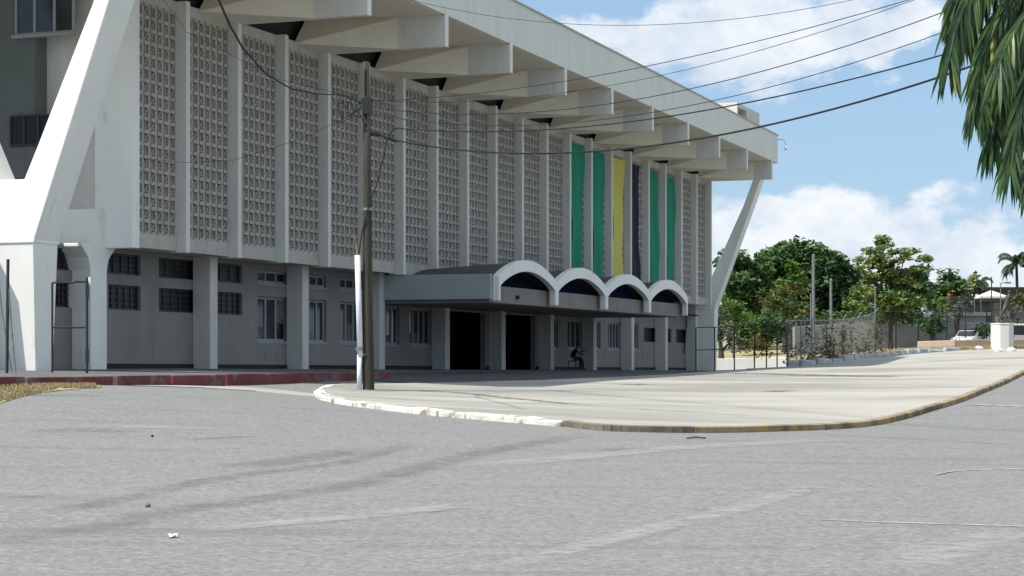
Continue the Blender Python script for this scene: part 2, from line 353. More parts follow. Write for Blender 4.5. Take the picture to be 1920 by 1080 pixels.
far_edge = [(at(1925, 130), 130), (at(1800, 131), 131), (at(1700, 128), 128), (at(1600, 121), 121), (at(1500, 116), 116), (at(1478, 117), 117)]
back = [tuple(wp(a, b)[:2]) for a, b in [(62, 2.2), (45, 8.6), (30, 10.0), (12, 10.3), (4, 10.0), (-1, 9.0)]]
draped('pavement', M['pave'], [(p.x, p.y) for p in kl]+far_edge+back, .12, kind='structure', label='pale weathered concrete forecourt pavement')
M['shade_sheet'] = mat('painted shade sheet', (.075, .077, .082), .9, c2=(.055, .056, .06), scale=.6, bump=.4)  # dark colour paints deeper shade onto the ground beside the arena
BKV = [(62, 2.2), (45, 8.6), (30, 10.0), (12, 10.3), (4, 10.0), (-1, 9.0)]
draped('shade_sheet', M['shade_sheet'], [tuple(wp(a, b+.06)[:2]) for a, b in BKV]+[tuple(wp(a, .9)[:2]) for a in (2.45, 20, 40, 62)]+[], .03, skirt=.05, kind='structure', label='dark sheet painting deeper shade along the arena')
# kerb stones along the forecourt edge
def kerb_run(i0, i1, m, seglen, wid, label, cat='kerb', jit=.02, name='kerb'):
    mb = MB(); L = kl[i0:i1+1]; acc = []
    gap = 0 if jit < .02 else .006; cur = L[0]; d_ = 0
    for a, b in zip(L, L[1:]):
        d_ += (b-a).length
        if d_ >= seglen*random.uniform(.6, 1.5) or b is L[-1]: acc.append((cur, cur.lerp(b, 1-gap))); cur = b; d_ = 0
    for a, b in acc:
        t = (b-a).normalized(); nn = Vector((t.y, -t.x)); jit_ = jit; jit = jit if gap else 0; j = random.uniform(-jit, jit); h = .125+random.uniform(-jit, jit*.6)
        q = [a-nn*wid*.45+nn*j, a+nn*wid*.55+nn*j, b+nn*wid*.55+nn*j, b-nn*wid*.45+nn*j]
        za = tz(a.x, a.y); zb = tz(b.x, b.y)
        mb.hexa([(q[0].x, q[0].y, za-.1), (q[1].x, q[1].y, za-.1), (q[2].x, q[2].y, zb-.1), (q[3].x, q[3].y, zb-.1),
                 (q[0].x, q[0].y, za+h), (q[1].x, q[1].y, za+h-.02), (q[2].x, q[2].y, zb+h-.02), (q[3].x, q[3].y, zb+h)]); jit = jit_
    mb.build(name, m, bevel=.02 if gap else 0, kind='structure', label=label)
NK = 4
kerb_run(0, 11*NK, M['kwhite'], .9, .26, 'chipped white painted kerb at the pavement tip', jit=.022)
kerb_run(11*NK, 15*NK, M['kbare'], .1, .13, 'broken bare kerb', jit=.01)
kerb_run(15*NK, len(kl)-1, M['kyellow'], .1, .16, 'faded yellow kerb curving away', jit=.012)
# grass
def poly_px(L): return [gp(a, b) for a, b in L]
draped('grass', M['grassdry'], [gp(-160, 790), gp(0, 757), gp(50, 742), gp(110, 733), gp(190, 727), (at(190, 44.6), 44.6), (at(15, 41.3), 41.3), (at(-160, 40), 40)], .014, skirt=.1, kind='structure', label='dry yellow grass verge')
draped('grass', M['grassdry'], [(at(1480, 119), 119), (at(1560, 121.5), 121.5), (at(1700, 130), 130), (at(1800, 132.5), 132.5), (at(1940, 132), 132), (at(1990, 160), 160), (at(1480, 160), 160)], .06, skirt=.1, kind='structure', label='dry grass bank beyond the pavement')
draped('grass', M['grassdry'], [(at(1336, 131), 131), (at(1478, 130.8), 130.8), (at(1478, 162), 162), (at(1300, 162), 162)], .05, skirt=.1, kind='structure', label='olive grass behind the white low wall')
draped('path', M['pave'], [gp(245, 724), gp(330, 724), gp(470, 726), gp(600, 741), gp(597, 745), gp(480, 734), gp(380, 728)], .02, step=1.0, skirt=.05, kind='structure', label='pale concrete gutter strip')
# grass tufts
def tufts(name, area, n, m, h, label, dz=.03):
    mb = MB()
    for _ in range(n):
        x, y = area(); z = tz(x, y)+dz
        for k in range(3):
            a = random.uniform(0, 6.28); hh = h*random.uniform(.5, 1.3); w = .02; lx = random.uniform(-.5, .5)*hh; ly = random.uniform(-.5, .5)*hh
            mb.face([(x-w*math.cos(a), y-w*math.sin(a), z-.02), (x+w*math.cos(a), y+w*math.sin(a), z-.02), (x+lx, y+ly, z+hh)])
    mb.build(name, m, recalc=False, kind='stuff', label=label)
M['straw'] = mat('straw', (.40, .33, .19), .9, rnd=.4, trans=.3)
def area_l():
    t = random.random(); px = -60+240*t; y1 = 41.3+(px/190)*3.3; x0, y0 = gp(px, 757-28*min(1, max(0, px/110))); s = random.random()
    return (x0+(at(px, y1)-x0)*s, y0+(y1-y0)*s)
tufts('grass_tufts', area_l, 1800, M['straw'], .045, 'dry straw grass by the red kerb')
def area_r():
    px = random.uniform(1485, 1930); y0 = 119 if px < 1500 else 119+(px-1500)*.055 if px < 1750 else 133; Y = y0+random.random()*14; return (at(px, Y), Y)
tufts('grass_tufts', area_r, 5000, M['straw'], .28, 'dry grass on the bank', .06)
# road markings
def strip_px(name, P, w, m, label, dz=.006):
    mb = MB(); Q = [Vector(gp(a, b)) for a, b in P]; Q = smooth_line([(q.x, q.y) for q in Q], 6)
    for i, (a, b) in enumerate(zip(Q, Q[1:])):
        t = (b-a).normalized(); nn = Vector((-t.y, t.x))*w/2
        w0 = w
        mb.face([(p.x, p.y, tz(p.x, p.y)+dz+.004) for p in (a-nn, b-nn, b+nn, a+nn)])
    mb.build(name, m, kind='structure', label=label, recalc=False)
strip_px('road_marking', [(1755, 891), (1790, 885), (1850, 882), (1930, 880)], .05, M['paint'], 'curved worn white road line')
strip_px('road_marking', [(1540, 976), (1640, 980), (1780, 985), (1930, 989)], .035, M['paint'], 'long thin worn white road line')
strip_px('road_marking', [(1815, 759), (1870, 761), (1930, 763)], .22, M['paint'], 'faded white line near the yellow kerb')

def streak_mat(n, c, amt):
    m = mat(n, c, .92); t = m.node_tree; L = t.links; pass
    a = t.nodes.new('ShaderNodeAttribute'); a.attribute_name = 'fade'; tcn = t.nodes.new('ShaderNodeTexCoord')
    nz = t.nodes.new('ShaderNodeTexNoise'); nz.inputs['Scale'].default_value = 2.5; nz.inputs['Detail'].default_value = 7; nz.inputs['Roughness'].default_value = .75; L.new(tcn.outputs['Object'], nz.inputs[0])
    r = t.nodes.new('ShaderNodeMapRange'); L.new(nz.outputs[0], r.inputs[0]); r.inputs[1].default_value = .35; r.inputs[2].default_value = .6; r.inputs[4].default_value = amt
    x = t.nodes.new('ShaderNodeMath'); x.operation = 'MULTIPLY'; L.new(r.outputs[0], x.inputs[0]); L.new(a.outputs['Fac'], x.inputs[1]); L.new(x.outputs[0], t.nodes['Principled BSDF'].inputs['Alpha']); return m
M['tyre_shadow'] = streak_mat('tyre and cable shadow streak', (.12, .12, .117), .30); M['worn'] = streak_mat('worn pale streak', (.43, .43, .41), .45)
M['dark_line'] = streak_mat('soft dark', (.10, .10, .09), .9)
def ground_streak(P, w, m, label, dz=.008):
    Q = smooth_line([gp(a, b) for a, b in P], 8); V = []; Fc = []; fa = []; n = len(Q)
    for i, p in enumerate(Q):
        t = (Q[min(i+1, n-1)]-Q[max(i-1, 0)]).normalized(); nn = Vector((-t.y, t.x)); e = min(1, i/4, (n-1-i)/4)
        for k, f in ((-1, 0), (-.4, 1), (.4, 1), (1, 0)): q = p+nn*k*w/2; V.append((q.x, q.y, tz(q.x, q.y)+dz)); fa.append(f*e)
    for i in range(n-1):
        for k in range(3): a = i*4+k; Fc.append((a, a+1, a+5, a+4))
    me = bpy.data.meshes.new('road_streak'); me.from_pydata(V, [], Fc); at_ = me.attributes.new('fade', 'FLOAT', 'POINT'); at_.data.foreach_set('value', fa); me.materials.append(m)
    o = bpy.data.objects.new('road_streak', me); COL.objects.link(o); tag(o, kind='structure', label=label)
DK = 'dark streak on the asphalt, tyre marks and one painted cable shadow'; LT = 'pale worn streak on the asphalt'
for P, w in (([(90, 962), (230, 936), (420, 896), (640, 868), (770, 832)], .5), ([(-20, 1018), (200, 988), (330, 958), (520, 932), (700, 902), (900, 850), (1110, 814)], .7), ([(-20, 938), (40, 933), (90, 934)], .35),
             ([(60, 811), (160, 807), (250, 812)], .9), ([(420, 880), (560, 862), (680, 840)], .9), ([(1500, 812), (1750, 826), (1930, 836)], .35), ([(1120, 846), (1180, 842), (1240, 843)], .6), ([(590, 821), (620, 823)], .3), ([(340, 826), (420, 822), (470, 818)], .4)): ground_streak(P, w, M['tyre_shadow'], DK)  # the streak leaving at the right is a painted cable shadow
for P, w in (([(870, 878), (1100, 858), (1300, 840), (1600, 824)], .9), ([(900, 1078), (1180, 1006), (1400, 952), (1560, 902)], .45), ([(350, 1000), (700, 968), (900, 945)], .5), ([(120, 800), (430, 806)], .8), ([(1650, 1079), (1800, 1030), (1930, 1000)], .8)): ground_streak(P, w, M['worn'], LT, .012)
for P, w in (([(640, 742), (800, 743), (880, 748), (960, 757), (1140, 775)], .35), ([(1140, 775), (1300, 784), (1420, 792)], .15), ([(1345, 706), (1450, 708), (1560, 711), (1700, 713)], 2.2), ([(1420, 744), (1500, 741)], .8), ([(1150, 730), (1230, 729)], .9)): ground_streak(P, w, M['dark_line'], 'soft dark line on the pavement', .135)  # dark strips with faded edges laid on the pavement

# ------------------------------------------------------------------ the arena
UE = 19*BAY; UW = -8.2
arena = empty('arena', P0, math.atan2(Dv.y, Dv.x), label='long white concrete arena with breeze block screens, deep beamed roof and slanted corner legs', cat='building')
def lb(mb, u0, u1, v0, v1, z0, z1, mi=0): return mb.box(u0, u1, -v1, -v0, z0, z1, mi)
def vtip(u): return 4.45-.0135*(u-3.28)
def zp(u): return 1.36-.0053*u
# upper body and hidden back
body = MB(); lb(body, -3.0, UE+.2, -30, -.62, 4.95, 13.44); body.build('upper_wall', M['finp'], arena)
body = MB(); lb(body, -3.33, -2.9, -1.25, -.02, 4.86, 13.44); body.build('end_slab', M['white'], arena)
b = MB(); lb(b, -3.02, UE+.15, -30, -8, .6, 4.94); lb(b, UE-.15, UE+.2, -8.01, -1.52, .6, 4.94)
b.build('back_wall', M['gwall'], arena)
# end wall in the shade behind the slanted leg
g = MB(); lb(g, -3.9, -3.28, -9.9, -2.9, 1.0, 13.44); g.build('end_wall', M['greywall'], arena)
g = MB(); lb(g, -3.3, -3.0, -2.9, -1.255, 6.003, 13.44); g.build('end_panel', M['pier'], arena); g = MB(); lb(g, -3.44, -3.0, -2.89, -1.0, 4.88, 6.0); g.build('end_band', M['white'], arena)
def window_simple(parent, plane, a0, a1, z0, z1, cols, off, fm, fw=.05, name='window', sill=True, rows=1, depth=.06):
    """a framed window; plane 'v': faces +v at v=off, a=u ; plane 'u': faces -u at u=off, a=v"""
    fr = MB(); pn = MB()
    def B(mb, p0, p1, q0, q1, d0, d1):
        if plane == 'v': lb(mb, p0, p1, off+d0, off+d1, q0, q1)
        else: mb.box(off-d1, off-d0, -p1, -p0, q0, q1)
    B(fr, a0, a0+fw, z0, z1, 0, depth); B(fr, a1-fw, a1, z0, z1, 0, depth); B(fr, a0+fw, a1-fw, z1-fw, z1, 0, depth); B(fr, a0+fw, a1-fw, z0, z0+fw, 0, depth)
    for c in range(1, cols):
        p = a0+(a1-a0)*c/cols; B(fr, p-fw*.6, p+fw*.6, z0+fw, z1-fw, 0, depth*.98)
    for c in range(1, rows):
        p = z0+(z1-z0)*c/rows; B(fr, a0+fw, a1-fw, p-fw*.3, p+fw*.3, 0, depth*.9)
    w = fr.build(name, fm, parent)
    if sill:
        sb = MB(); B(sb, a0-.05, a1+.05, z0-.08, z0-.002, 0, depth+.12); sb.build('sill', M['frame'], w)
    B(pn, a0+fw*.5, a1-fw*.5, z0+fw*.5, z1-fw*.5, -.04, depth*.4); pn.build('pane', M['dpane'] if fm is M['dframe'] else M['glass'], w)
    return w
def vof(px, u):
    k = (px-960)/F; a = P0+Dv*u
    return (k*a.y-a.x)/(Nv.x-k*Nv.y)
def zu(py, u, v): return zat(py, wp(u, v).y)
u_ = -3.9
window_simple(arena, 'u', vof(30, u_), vof(141, u_), zu(70, u_, -4), 13.1, 3, u_, M['frame'], .07)
window_simple(arena, 'u', vof(20, u_), vof(100, u_), zu(276, u_, -4), zu(218, u_, -4), 3, u_, M['dframe'], .06, sill=False)
window_simple(arena, 'u', vof(-30, u_), vof(16, u_)-.6, zu(70, u_, -4), 13.1, 2, u_, M['frame'], .07)
# roof
r = MB(); r.prism([(UW-.7, -vtip(UW)), (UE+1.7, -vtip(UE)+.03), (UE+1.7, 31), (UW-.7, 31)], 13.46, 15.12); ro = r.build('roof', M['roof'], arena)
r = MB(); r.prism([(UW-.2, -vtip(UW)+.12), (UE+1.6, -vtip(UE)+.15), (UE+1.6, 30.9), (UW-.2, 30.9)], 13.443, 13.458); r.build('soffit', M['soffit'], arena)
r = MB(); r.prism([(UW-.4, -vtip(UW)-.05), (UE+1.75, -vtip(UE)-.02), (UE+1.75, 31.05), (UW-.4, 31.05)], 15.122, 15.18); r.build('roof_coping', M['lintel'], arena)
# beams with haunches
for i in range(-1, 20, 2):
    u = i*BAY; vt = vtip(u)+.004; mb = MB()
    lb(mb, u-.14, u+.16, -.6, vt, 12.36, 13.442)
    lb(mb, u-.142, u+.162, vt-.02, vt+.012, 12.36, 13.70)
    bo = mb.build('roof_beam', M['finp'], arena)
    if i > -1:
        h = MB(); k0 = u-.144; kv = 2.6
        P3 = (u-2.25, .32, 12.40); Kb = (k0, -kv, 12.358); Wb = (u-.1, .32, 12.358); Kt = (k0, -kv, 13.441); Wt = (u-1.3, .32, 13.441); W2 = (u-.1, .32, 13.441); K2b = (u-.1, -kv, 12.358); K2t = (u-.1, -kv, 13.441)
        h.v += [P3, Kb, Wb, Kt, Wt, W2, K2b, K2t]; h.f += [(0, 1, 3), (0, 3, 4), (0, 2, 6), (0, 6, 1), (1, 6, 7, 3), (3, 7, 5, 4), (0, 4, 5), (0, 5, 2), (2, 5, 7, 6)]; h.m += [0]*9
        h.build('haunch', M['soffit'], bo)
# dark clerestory gap under the soffit
c = MB(); lb(c, -2.88, UE, -.63, -.60, 12.52, 13.43); c.build('vent_gap', M['gap'], arena)
# fins
proto = None
for i in range(0, 20):
    if proto is None:
        mb = MB(); lb(mb, -.24, 0, -.61, 0, 4.87, 12.5); proto = mb.build('fin', M['finp'], arena, bevel=.015); o = proto
    else: o = link_copy(proto, arena)
    o.location = (i*BAY, 0, 0)
# breeze block panels
NC, NR = 8, 18; pz0, pz1 = 5.36, 12.12; cw = (BAY-.24)/NC; rh = (pz1-pz0)/NR; v1, v0 = -.34, -.46
def panel():
    mb = MB(); t = .048
    for c in range(NC+1): x = c*cw; lb(mb, x-t, x+t, v0, v1-.035, pz0, pz1)
    for r_ in range(NR+1):
        z = pz0+r_*rh
        for c in range(NC): lb(mb, c*cw+t, (c+1)*cw-t, v0, v1, z-.055, z+.055)
    for r_ in range(NR):
        for c in range(NC):
            x0 = c*cw+t; x1 = (c+1)*cw-t; za = pz0+r_*rh+.055; zb = pz0+(r_+1)*rh-.055
            if (r_+c) % 2 == 0:
                w = .035
                for (p, q) in (((x0, za), (x1, zb)),):
                    mb.hexa([(p[0], -v1+.05, p[1]), (p[0]+w*1.4, -v1+.05, p[1]), (p[0]+w*1.4, -v0, p[1]), (p[0], -v0, p[1]), (q[0]-w*1.4, -v1+.05, q[1]), (q[0], -v1+.05, q[1]), (q[0], -v0, q[1]), (q[0]-w*1.4, -v0, q[1])])
                xm = (x0+x1)/2; zm = (za+zb)/2
                lb(mb, x0, xm-.04, v0, v1-.06, zm+.045, zm+.085); lb(mb, xm+.04, x1, v0, v1-.06, zm-.085, zm-.045)
            else:
                xm = (x0+x1)/2; lb(mb, xm-.012, xm+.012, v0, v1-.07, za, zb)
    return mb
pp = None
for i in range(-1, 19):
    if pp is None:
        pp = panel().build('screen_panel', M['screen'], arena, recalc=False); o = pp
        bk = MB(); lb(bk, -.01, BAY-.23, -.61, v0-.001, 4.94, 12.5); bk.build('screen_backing', M['screenback'], pp)
        for za_, zb_ in ((4.92, pz0-.02), (pz1+.03, 12.49)):
            tb = MB(); lb(tb, -.01, BAY-.23, v0+.002, v1+.02, za_, zb_); tb.build('lintel', M['lintel'], pp)
    else:
        o = link_copy(pp, arena)
        for ch in pp.children: link_copy(ch, o)
    o.location = (i*BAY+.005, 0, 0)
# slanted V legs at the two ends
def vleg(u0, u1):
    ax = -.84
    out = [(.67, .6), (.79, 4.75), (1.74, 7.3), (3.12, 11.0), (3.98, 13.45)]
    inn = [(3.55, 13.45), (2.63, 11.0), (.92, 7.3), (.5, 6.42)]
    pr = out+inn; poly = [(ax+a, z) for a, z in pr]+[(ax-a, z) for a, z in reversed(pr)]
    mb = MB(); P = [(-a, z) for a, z in poly]
    mb.prism(P, u0, u1, 'x'); o = mb.build('slanted_leg', M['white'], arena, bevel=.03)
    # the foot narrows towards the ground
    for v in o.data.vertices:
        if v.co.z < 1: v.co.x = (u0+u1)/2+.1+(v.co.x-(u0+u1)/2)*.62
    c = MB(); lb(c, u0-.03, u1+.03, ax-.82, ax+.82, 4.74, 4.80); c.build('leg_ledge', M['white'], o)
    return o
vleg(UW, UW+1.15); vleg(UE+.75, UE+1.7)
# ground floor wall with openings
GV = -1.5
wins = []
def addw(p0, p1, z0, z1, cols, kind): wins.append((uof(p0, GV), uof(p1, GV), z0, z1, cols, kind))
for a, b_ in ((100, 139), (203, 264), (298, 371), (400, 454)): addw(a, b_, 4.18, 4.80, 4 if b_-a > 60 else 3, 'd'); addw(a, b_, 3.12, 3.86, 5, 'd')
for a, b_, c in ((483, 541, 3), (570, 612, 3), (638, 681, 3)): addw(a, b_, 4.26, 4.70, c, 'l'); addw(a, b_, 2.26, 3.80, c, 'l')
for a, b_, c in ((716, 749, 3), (768, 809, 4)): addw(a, b_, 2.22, 3.72, c, 'l')
for a, b_, c in ((1032, 1047, 2), (1064, 1091, 3), (1110, 1126, 2), (1140, 1163, 4), (1184, 1197, 2)): addw(a, b_, 2.2, 3.62, c, 'l')
for a, b_ in ((1207, 1232), (1250, 1259), (1268, 1291)): addw(a, b_, 2.65, 3.45, 2, 'd')
doors = [(5*BAY+3.28+3.28, 7*BAY+5.9, 'x')]
opens = [(w[0], w[1], w[2], w[3]) for w in wins] + [(7*BAY+.05, 9*BAY-.9, .8, 3.7), (9*BAY+.05, 11*BAY-.9, .8, 3.7)]
us = sorted({-9.0, UE, *[o[0] for o in opens], *[o[1] for o in opens]}); zs = sorted({.7, 4.94, *[o[2] for o in opens], *[o[3] for o in opens]})
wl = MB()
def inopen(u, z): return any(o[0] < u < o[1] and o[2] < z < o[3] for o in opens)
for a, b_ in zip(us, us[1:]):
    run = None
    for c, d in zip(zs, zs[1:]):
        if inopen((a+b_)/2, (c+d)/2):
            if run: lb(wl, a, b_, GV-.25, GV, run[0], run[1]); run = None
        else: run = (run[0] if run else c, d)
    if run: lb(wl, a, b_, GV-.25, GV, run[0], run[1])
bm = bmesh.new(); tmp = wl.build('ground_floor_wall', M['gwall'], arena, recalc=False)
bm.from_mesh(tmp.data); bmesh.ops.remove_doubles(bm, verts=bm.verts[:], dist=.0005)
seen = {}
for f in bm.faces: seen.setdefault(tuple(round(c, 3) for c in f.calc_center_median()), []).append(f)
bmesh.ops.delete(bm, geom=[f for L in seen.values() if len(L) > 1 for f in L], context='FACES_ONLY'); bm.to_mesh(tmp.data); bm.free()
for (a, b_, z0, z1, cols, kind) in wins:
    window_simple(arena, 'v', a+.005, b_-.005, z0+.005, z1-.005, cols, GV-.16, M['dframe'] if kind == 'd' else M['frame'], .055 if kind == 'd' else .085, sill=(kind == 'l'), rows=4 if kind == 'd' else 1)
M['blind'] = mat('pale blind', (.16, .15, .13), .9, c2=(.08, .08, .075), scale=3)
for px0, px1, z0, z1 in ((485, 500, 2.3, 2.75), (520, 538, 2.9, 3.75), (770, 790, 2.3, 2.7), (722, 735, 2.3, 2.6), (1111, 1117, 2.3, 3.3), (655, 668, 2.3, 3.0), (582, 592, 2.3, 2.6)):
    mb = MB(); lb(mb, uof(px0, GV), uof(px1, GV), GV-.135, GV-.125, z0, z1); mb.build('paper', M['blind'], arena)
# room behind the doors
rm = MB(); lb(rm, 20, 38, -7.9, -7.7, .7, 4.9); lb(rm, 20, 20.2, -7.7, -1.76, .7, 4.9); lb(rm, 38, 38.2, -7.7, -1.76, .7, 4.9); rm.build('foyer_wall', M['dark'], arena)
# floor slab underside and wall joints
js = MB()
for i in range(-1, 19):
    for du in (1.2,): lb(js, i*BAY+du, i*BAY+du+.03, GV+.001, GV+.006, 1.2, 4.93) if not inopen(i*BAY+du, 3.0) and not inopen(i*BAY+du, 3.5) else None
js.build('wall_joints', M['skirt'], arena)
sk = MB()
for a, b_ in ((-3.2, 7*BAY-.0), (9*BAY-.85, 9*BAY), (11*BAY-.85, UE)):
    sk.hexa([(a, -GV-.04, .8), (b_, -GV-.04, .8), (b_, -GV-.001, .8), (a, -GV-.001, .8), (a, -GV-.04, zp(a)+.14), (b_, -GV-.04, zp(b_)+.14), (b_, -GV-.001, zp(b_)+.14), (a, -GV-.001, zp(a)+.14)])
sk.build('skirting', M['skirt'], arena)
# piers
for i in range(1, 20, 2):
    mb = MB(); u = i*BAY; lb(mb, u-.5, u, GV-.002, -.87, .7, 4.94); mb.build('pier', M['pier'], arena, bevel=.02)
mb = MB(); u = -BAY
prof = [(-.85, .7), (0, .7), (0, 4.2), (.12, 4.55), (.45, 4.85), (.45, 4.94), (-1.3, 4.94), (-1.3, 4.85), (-.97, 4.55), (-.85, 4.2)]
mb.prism([(u+a, z) for a, z in prof], .88, 1.7, 'y'); mb.build('corner_pier', M['white'], arena, bevel=.02)
# entrance canopy of four shallow vaults
CU = 16.5; CP = 6.68; CV = 3.75
can = MB(); lb(can, CU-.22, CU, GV, CV-.26, 3.92, 4.86); cano = can.build('entrance_canopy', M['canopy'], arena)
NA = 18
def arch(k, t, inner):
    x = CU+k*CP
    if inner:
        a = .2+(CP-.4)*t; s = math.sin(math.pi*t); return (x+a, 4.42+.66*s**.8 if 0 < t < 1 else 4.42)
    s = math.sin(math.pi*t); return (x+CP*t, 4.78+.74*(s**.85 if 0 < t < 1 else 0))
for k in range(4):
    fr = MB()
    po = [arch(k, j/NA, False) for j in range(NA+1)]; pi_ = [arch(k, j/NA, True) for j in range(NA+1)]
    x0 = CU+k*CP; x1 = x0+CP
    # posts with arch as one closed outline
    out = [(x0+.005, 3.86)]+[(x0+.005, po[0][1])]+po[1:-1]+[(x1-.005, po[-1][1]), (x1-.005, 3.86), (x1-.19, 3.86)]+list(reversed(pi_))+[(x0+.19, 3.86)]
    fr.prism(out, -CV, -CV+.24, 'y'); fr.build('canopy_arch', M['white'], cano)
    bh = .22; vs = MB(); lo = [(a, z-.06) for a, z in po]; l2 = [(a, z-.2) for a, z in po]
    for j in range(NA):
        vs.hexa([(lo[j][0], -CV+.245, l2[j][1]), (lo[j+1][0], -CV+.245, l2[j+1][1]), (lo[j+1][0], .3, l2[j+1][1]-bh), (lo[j][0], .3, l2[j][1]-bh), (lo[j][0], -CV+.245, lo[j][1]), (lo[j+1][0], -CV+.245, lo[j+1][1]), (lo[j+1][0], .3, lo[j+1][1]-bh), (lo[j][0], .3, lo[j][1]-bh)])
    vs.build('vault_roof', M['membrane'], cano)
    tb = MB(); lb(tb, x0+.03, x1-.03, 3.15, 3.35, 3.80, 4.44); tb.build('tie_beam', M['gwall'], cano)
    tb = MB(); tb.prism([(x0+.06, 4.3)]+[(a, z-.03) for a, z in pi_]+[(x1-.06, 4.3)], -3.14, -3.10, 'y'); tb.build('tympanum', M['bluetint'] if k in (1, 2) else M['dark'], cano)
en = MB(); lb(en, CU+4*CP, CU+4*CP+.12, -.33, CV-.26, 3.92, 4.86); en.build('canopy_end', M['canopy'], cano)
en = MB(); lb(en, CU+.01, CU+4*CP, GV+.01, 3.14, 3.78, 3.93); en.build('canopy_slab', M['gwall'], cano)
mb = MB(); lb(mb, CU+2.9, CU+3.1, 3.352, 3.47, 4.0, 4.14); mb.build('floodlight', M['darkmetal'], cano)
# roof plant box
rb = MB(); a = uof(1382, 1.6); b_ = uof(1424, 1.6)
lb(rb, a+2.4, b_, -3, 1.6, 15.18, 17.0); lb(rb, a, a+.3, -3, 1.6, 15.18, 16.75); lb(rb, a, a+2.4, -3, 1.6, 16.75, 17.0); lb(rb, a+.3, a+2.4, -3, 1.0, 15.18, 16.75)
rbo = rb.build('roof_plant_room', M['pier'], arena)
mb = MB(); lb(mb, a+.32, a+2.38, 1.01, 1.1, 15.18, 16.74); mb.build('opening', M['dark'], rbo)
# lamp on a bent arm at the roof corner
q0 = Vector((UE+1.7, -vtip(UE)+.05, zat(256, 117))); lp = MB()
la = [q0, q0+Vector((.17, -.25, .04)), q0+Vector((.32, -.38, -.1)), q0+Vector((.35, -.43, -.35))]
lp.tube(la, .018, 6); ll = lp.build('roof_lamp', M['metal'], arena)
lp = MB(); e = la[-1]; lp.tube([e, e+Vector((0, 0, -.1)), e+Vector((0, 0, -.2)), e+Vector((0, 0, -.27))], [.03, .09, .09, .03], 10); lp.build('lamp_dome', M['white'], ll)
# louvred grille of conduit at far corner
mb = MB(); mb.tube([(UE-1.2, 1.3, 4.35), (UE-.4, .8, 4.3)], .05, 6); mb.tube([(UE-2.4, 1.2, 4.55), (UE-1.2, 1.2, 4.35), (UE-1.2, 1.42, 2.0)], .04, 6); mb.build('downpipe', M['darkmetal'], arena)

# apron with red kerb
ap = MB()
def apron(u0, u1, vo):
    n = max(2, int((u1-u0)/2)); 
    for k in range(n):
        a = u0+(u1-u0)*k/n; b = u0+(u1-u0)*(k+1)/n
        p = [wp(a, GV+.0), wp(b, GV), wp(b, vo), wp(a, vo)]
        zz = [zp(a), zp(b), zp(b)-.05, zp(a)-.05]
        if u0 < -5: zz = [1.36, 1.36, 1.225, 1.225]
        ap.hexa([(q.x, q.y, .3) for q in p]+[(q.x, q.y, h) for q, h in zip(p, zz)])
apron(-19, 2.4, 5.25); apron(2.4, UE+.6, .88)
ap.build('apron', M['apron'], kind='structure', label='dark raised apron along the arena wall')
rk = MB(); u = -19
segs = [(-19, -16.9), (-16.8, -13.4), (-13.3, -10.9), (-10.8, -8.2), (-8.0, -4.2), (-4.1, -.6), (-.5, 2.4)]
for k, (a, b) in enumerate(segs):
    h = 1.245+random.uniform(-.012, .012); vo = 5.6+random.uniform(-.05, .1)
    p = [wp(a, 5.26), wp(b, 5.26), wp(b, vo), wp(a, vo)]
    rk.hexa([(q.x, q.y, .4) for q in p]+[(q.x, q.y, h) for q in p])
rk.build('kerb', M['red'], kind='structure', bevel=.02, label='red painted kerb of the arena apron')

# ------------------------------------------------------------------ banners
def banner(px0, px1, top, m, lab):
    v = -.2; u0 = uof(px0, v); u1 = uof(px1, v); mb = MB(); nu, nz = 8, 28; z0 = 5.5
    ph = random.uniform(0, 6)
    def pt(i, j, d):
        t = i/nu; z = top+(z0-top)*j/nz
        return ((u0+(u1-u0)*t)-.03*math.sin(z*1.1+ph)*(t), -(v+(.03+.03*t)*math.sin(t*9+z*.8+ph)+.03*math.sin(z*2+ph*2)+d), z)
    for d in (0, -.012):
        for j in range(nz):
            for i in range(nu): mb.face([pt(i, j, d), pt(i+1, j, d), pt(i+1, j+1, d), pt(i, j+1, d)])
    o = mb.build('banner', m, recalc=False, smooth=True, label=lab, cat='banner', group='coloured banners hung between the fins')
    bm = bmesh.new(); bm.from_mesh(o.data); bmesh.ops.remove_doubles(bm, verts=bm.verts[:], dist=.0001); bm.to_mesh(o.data); bm.free()
    o.location = P0; o.rotation_euler = arena.rotation_euler
    rod = MB(); rod.tube([(u0-.05, -v-.02+.0, top+.02), (u1+.05, -v-.02, top+.02)], .025, 6); rod.build('hanging_rod', M['frame'], o)
banner(1072, 1094, 12.05, M['bgreen'], 'green banner furthest left, just before the yellow one by two bays')
banner(1112, 1132, 12.0, M['bgreen'], 'green banner immediately left of the yellow banner')
banner(1149, 1169, 11.95, M['byellow'], 'the only yellow banner on the screened facade')
banner(1184, 1199, 11.95, M['bnavy'], 'dark navy banner right of the yellow one')
banner(1217, 1235, 11.9, M['bgreen'], 'green banner immediately right of the navy banner')
banner(1250, 1265, 11.85, M['bgreen'], 'narrow green banner furthest right on the facade')

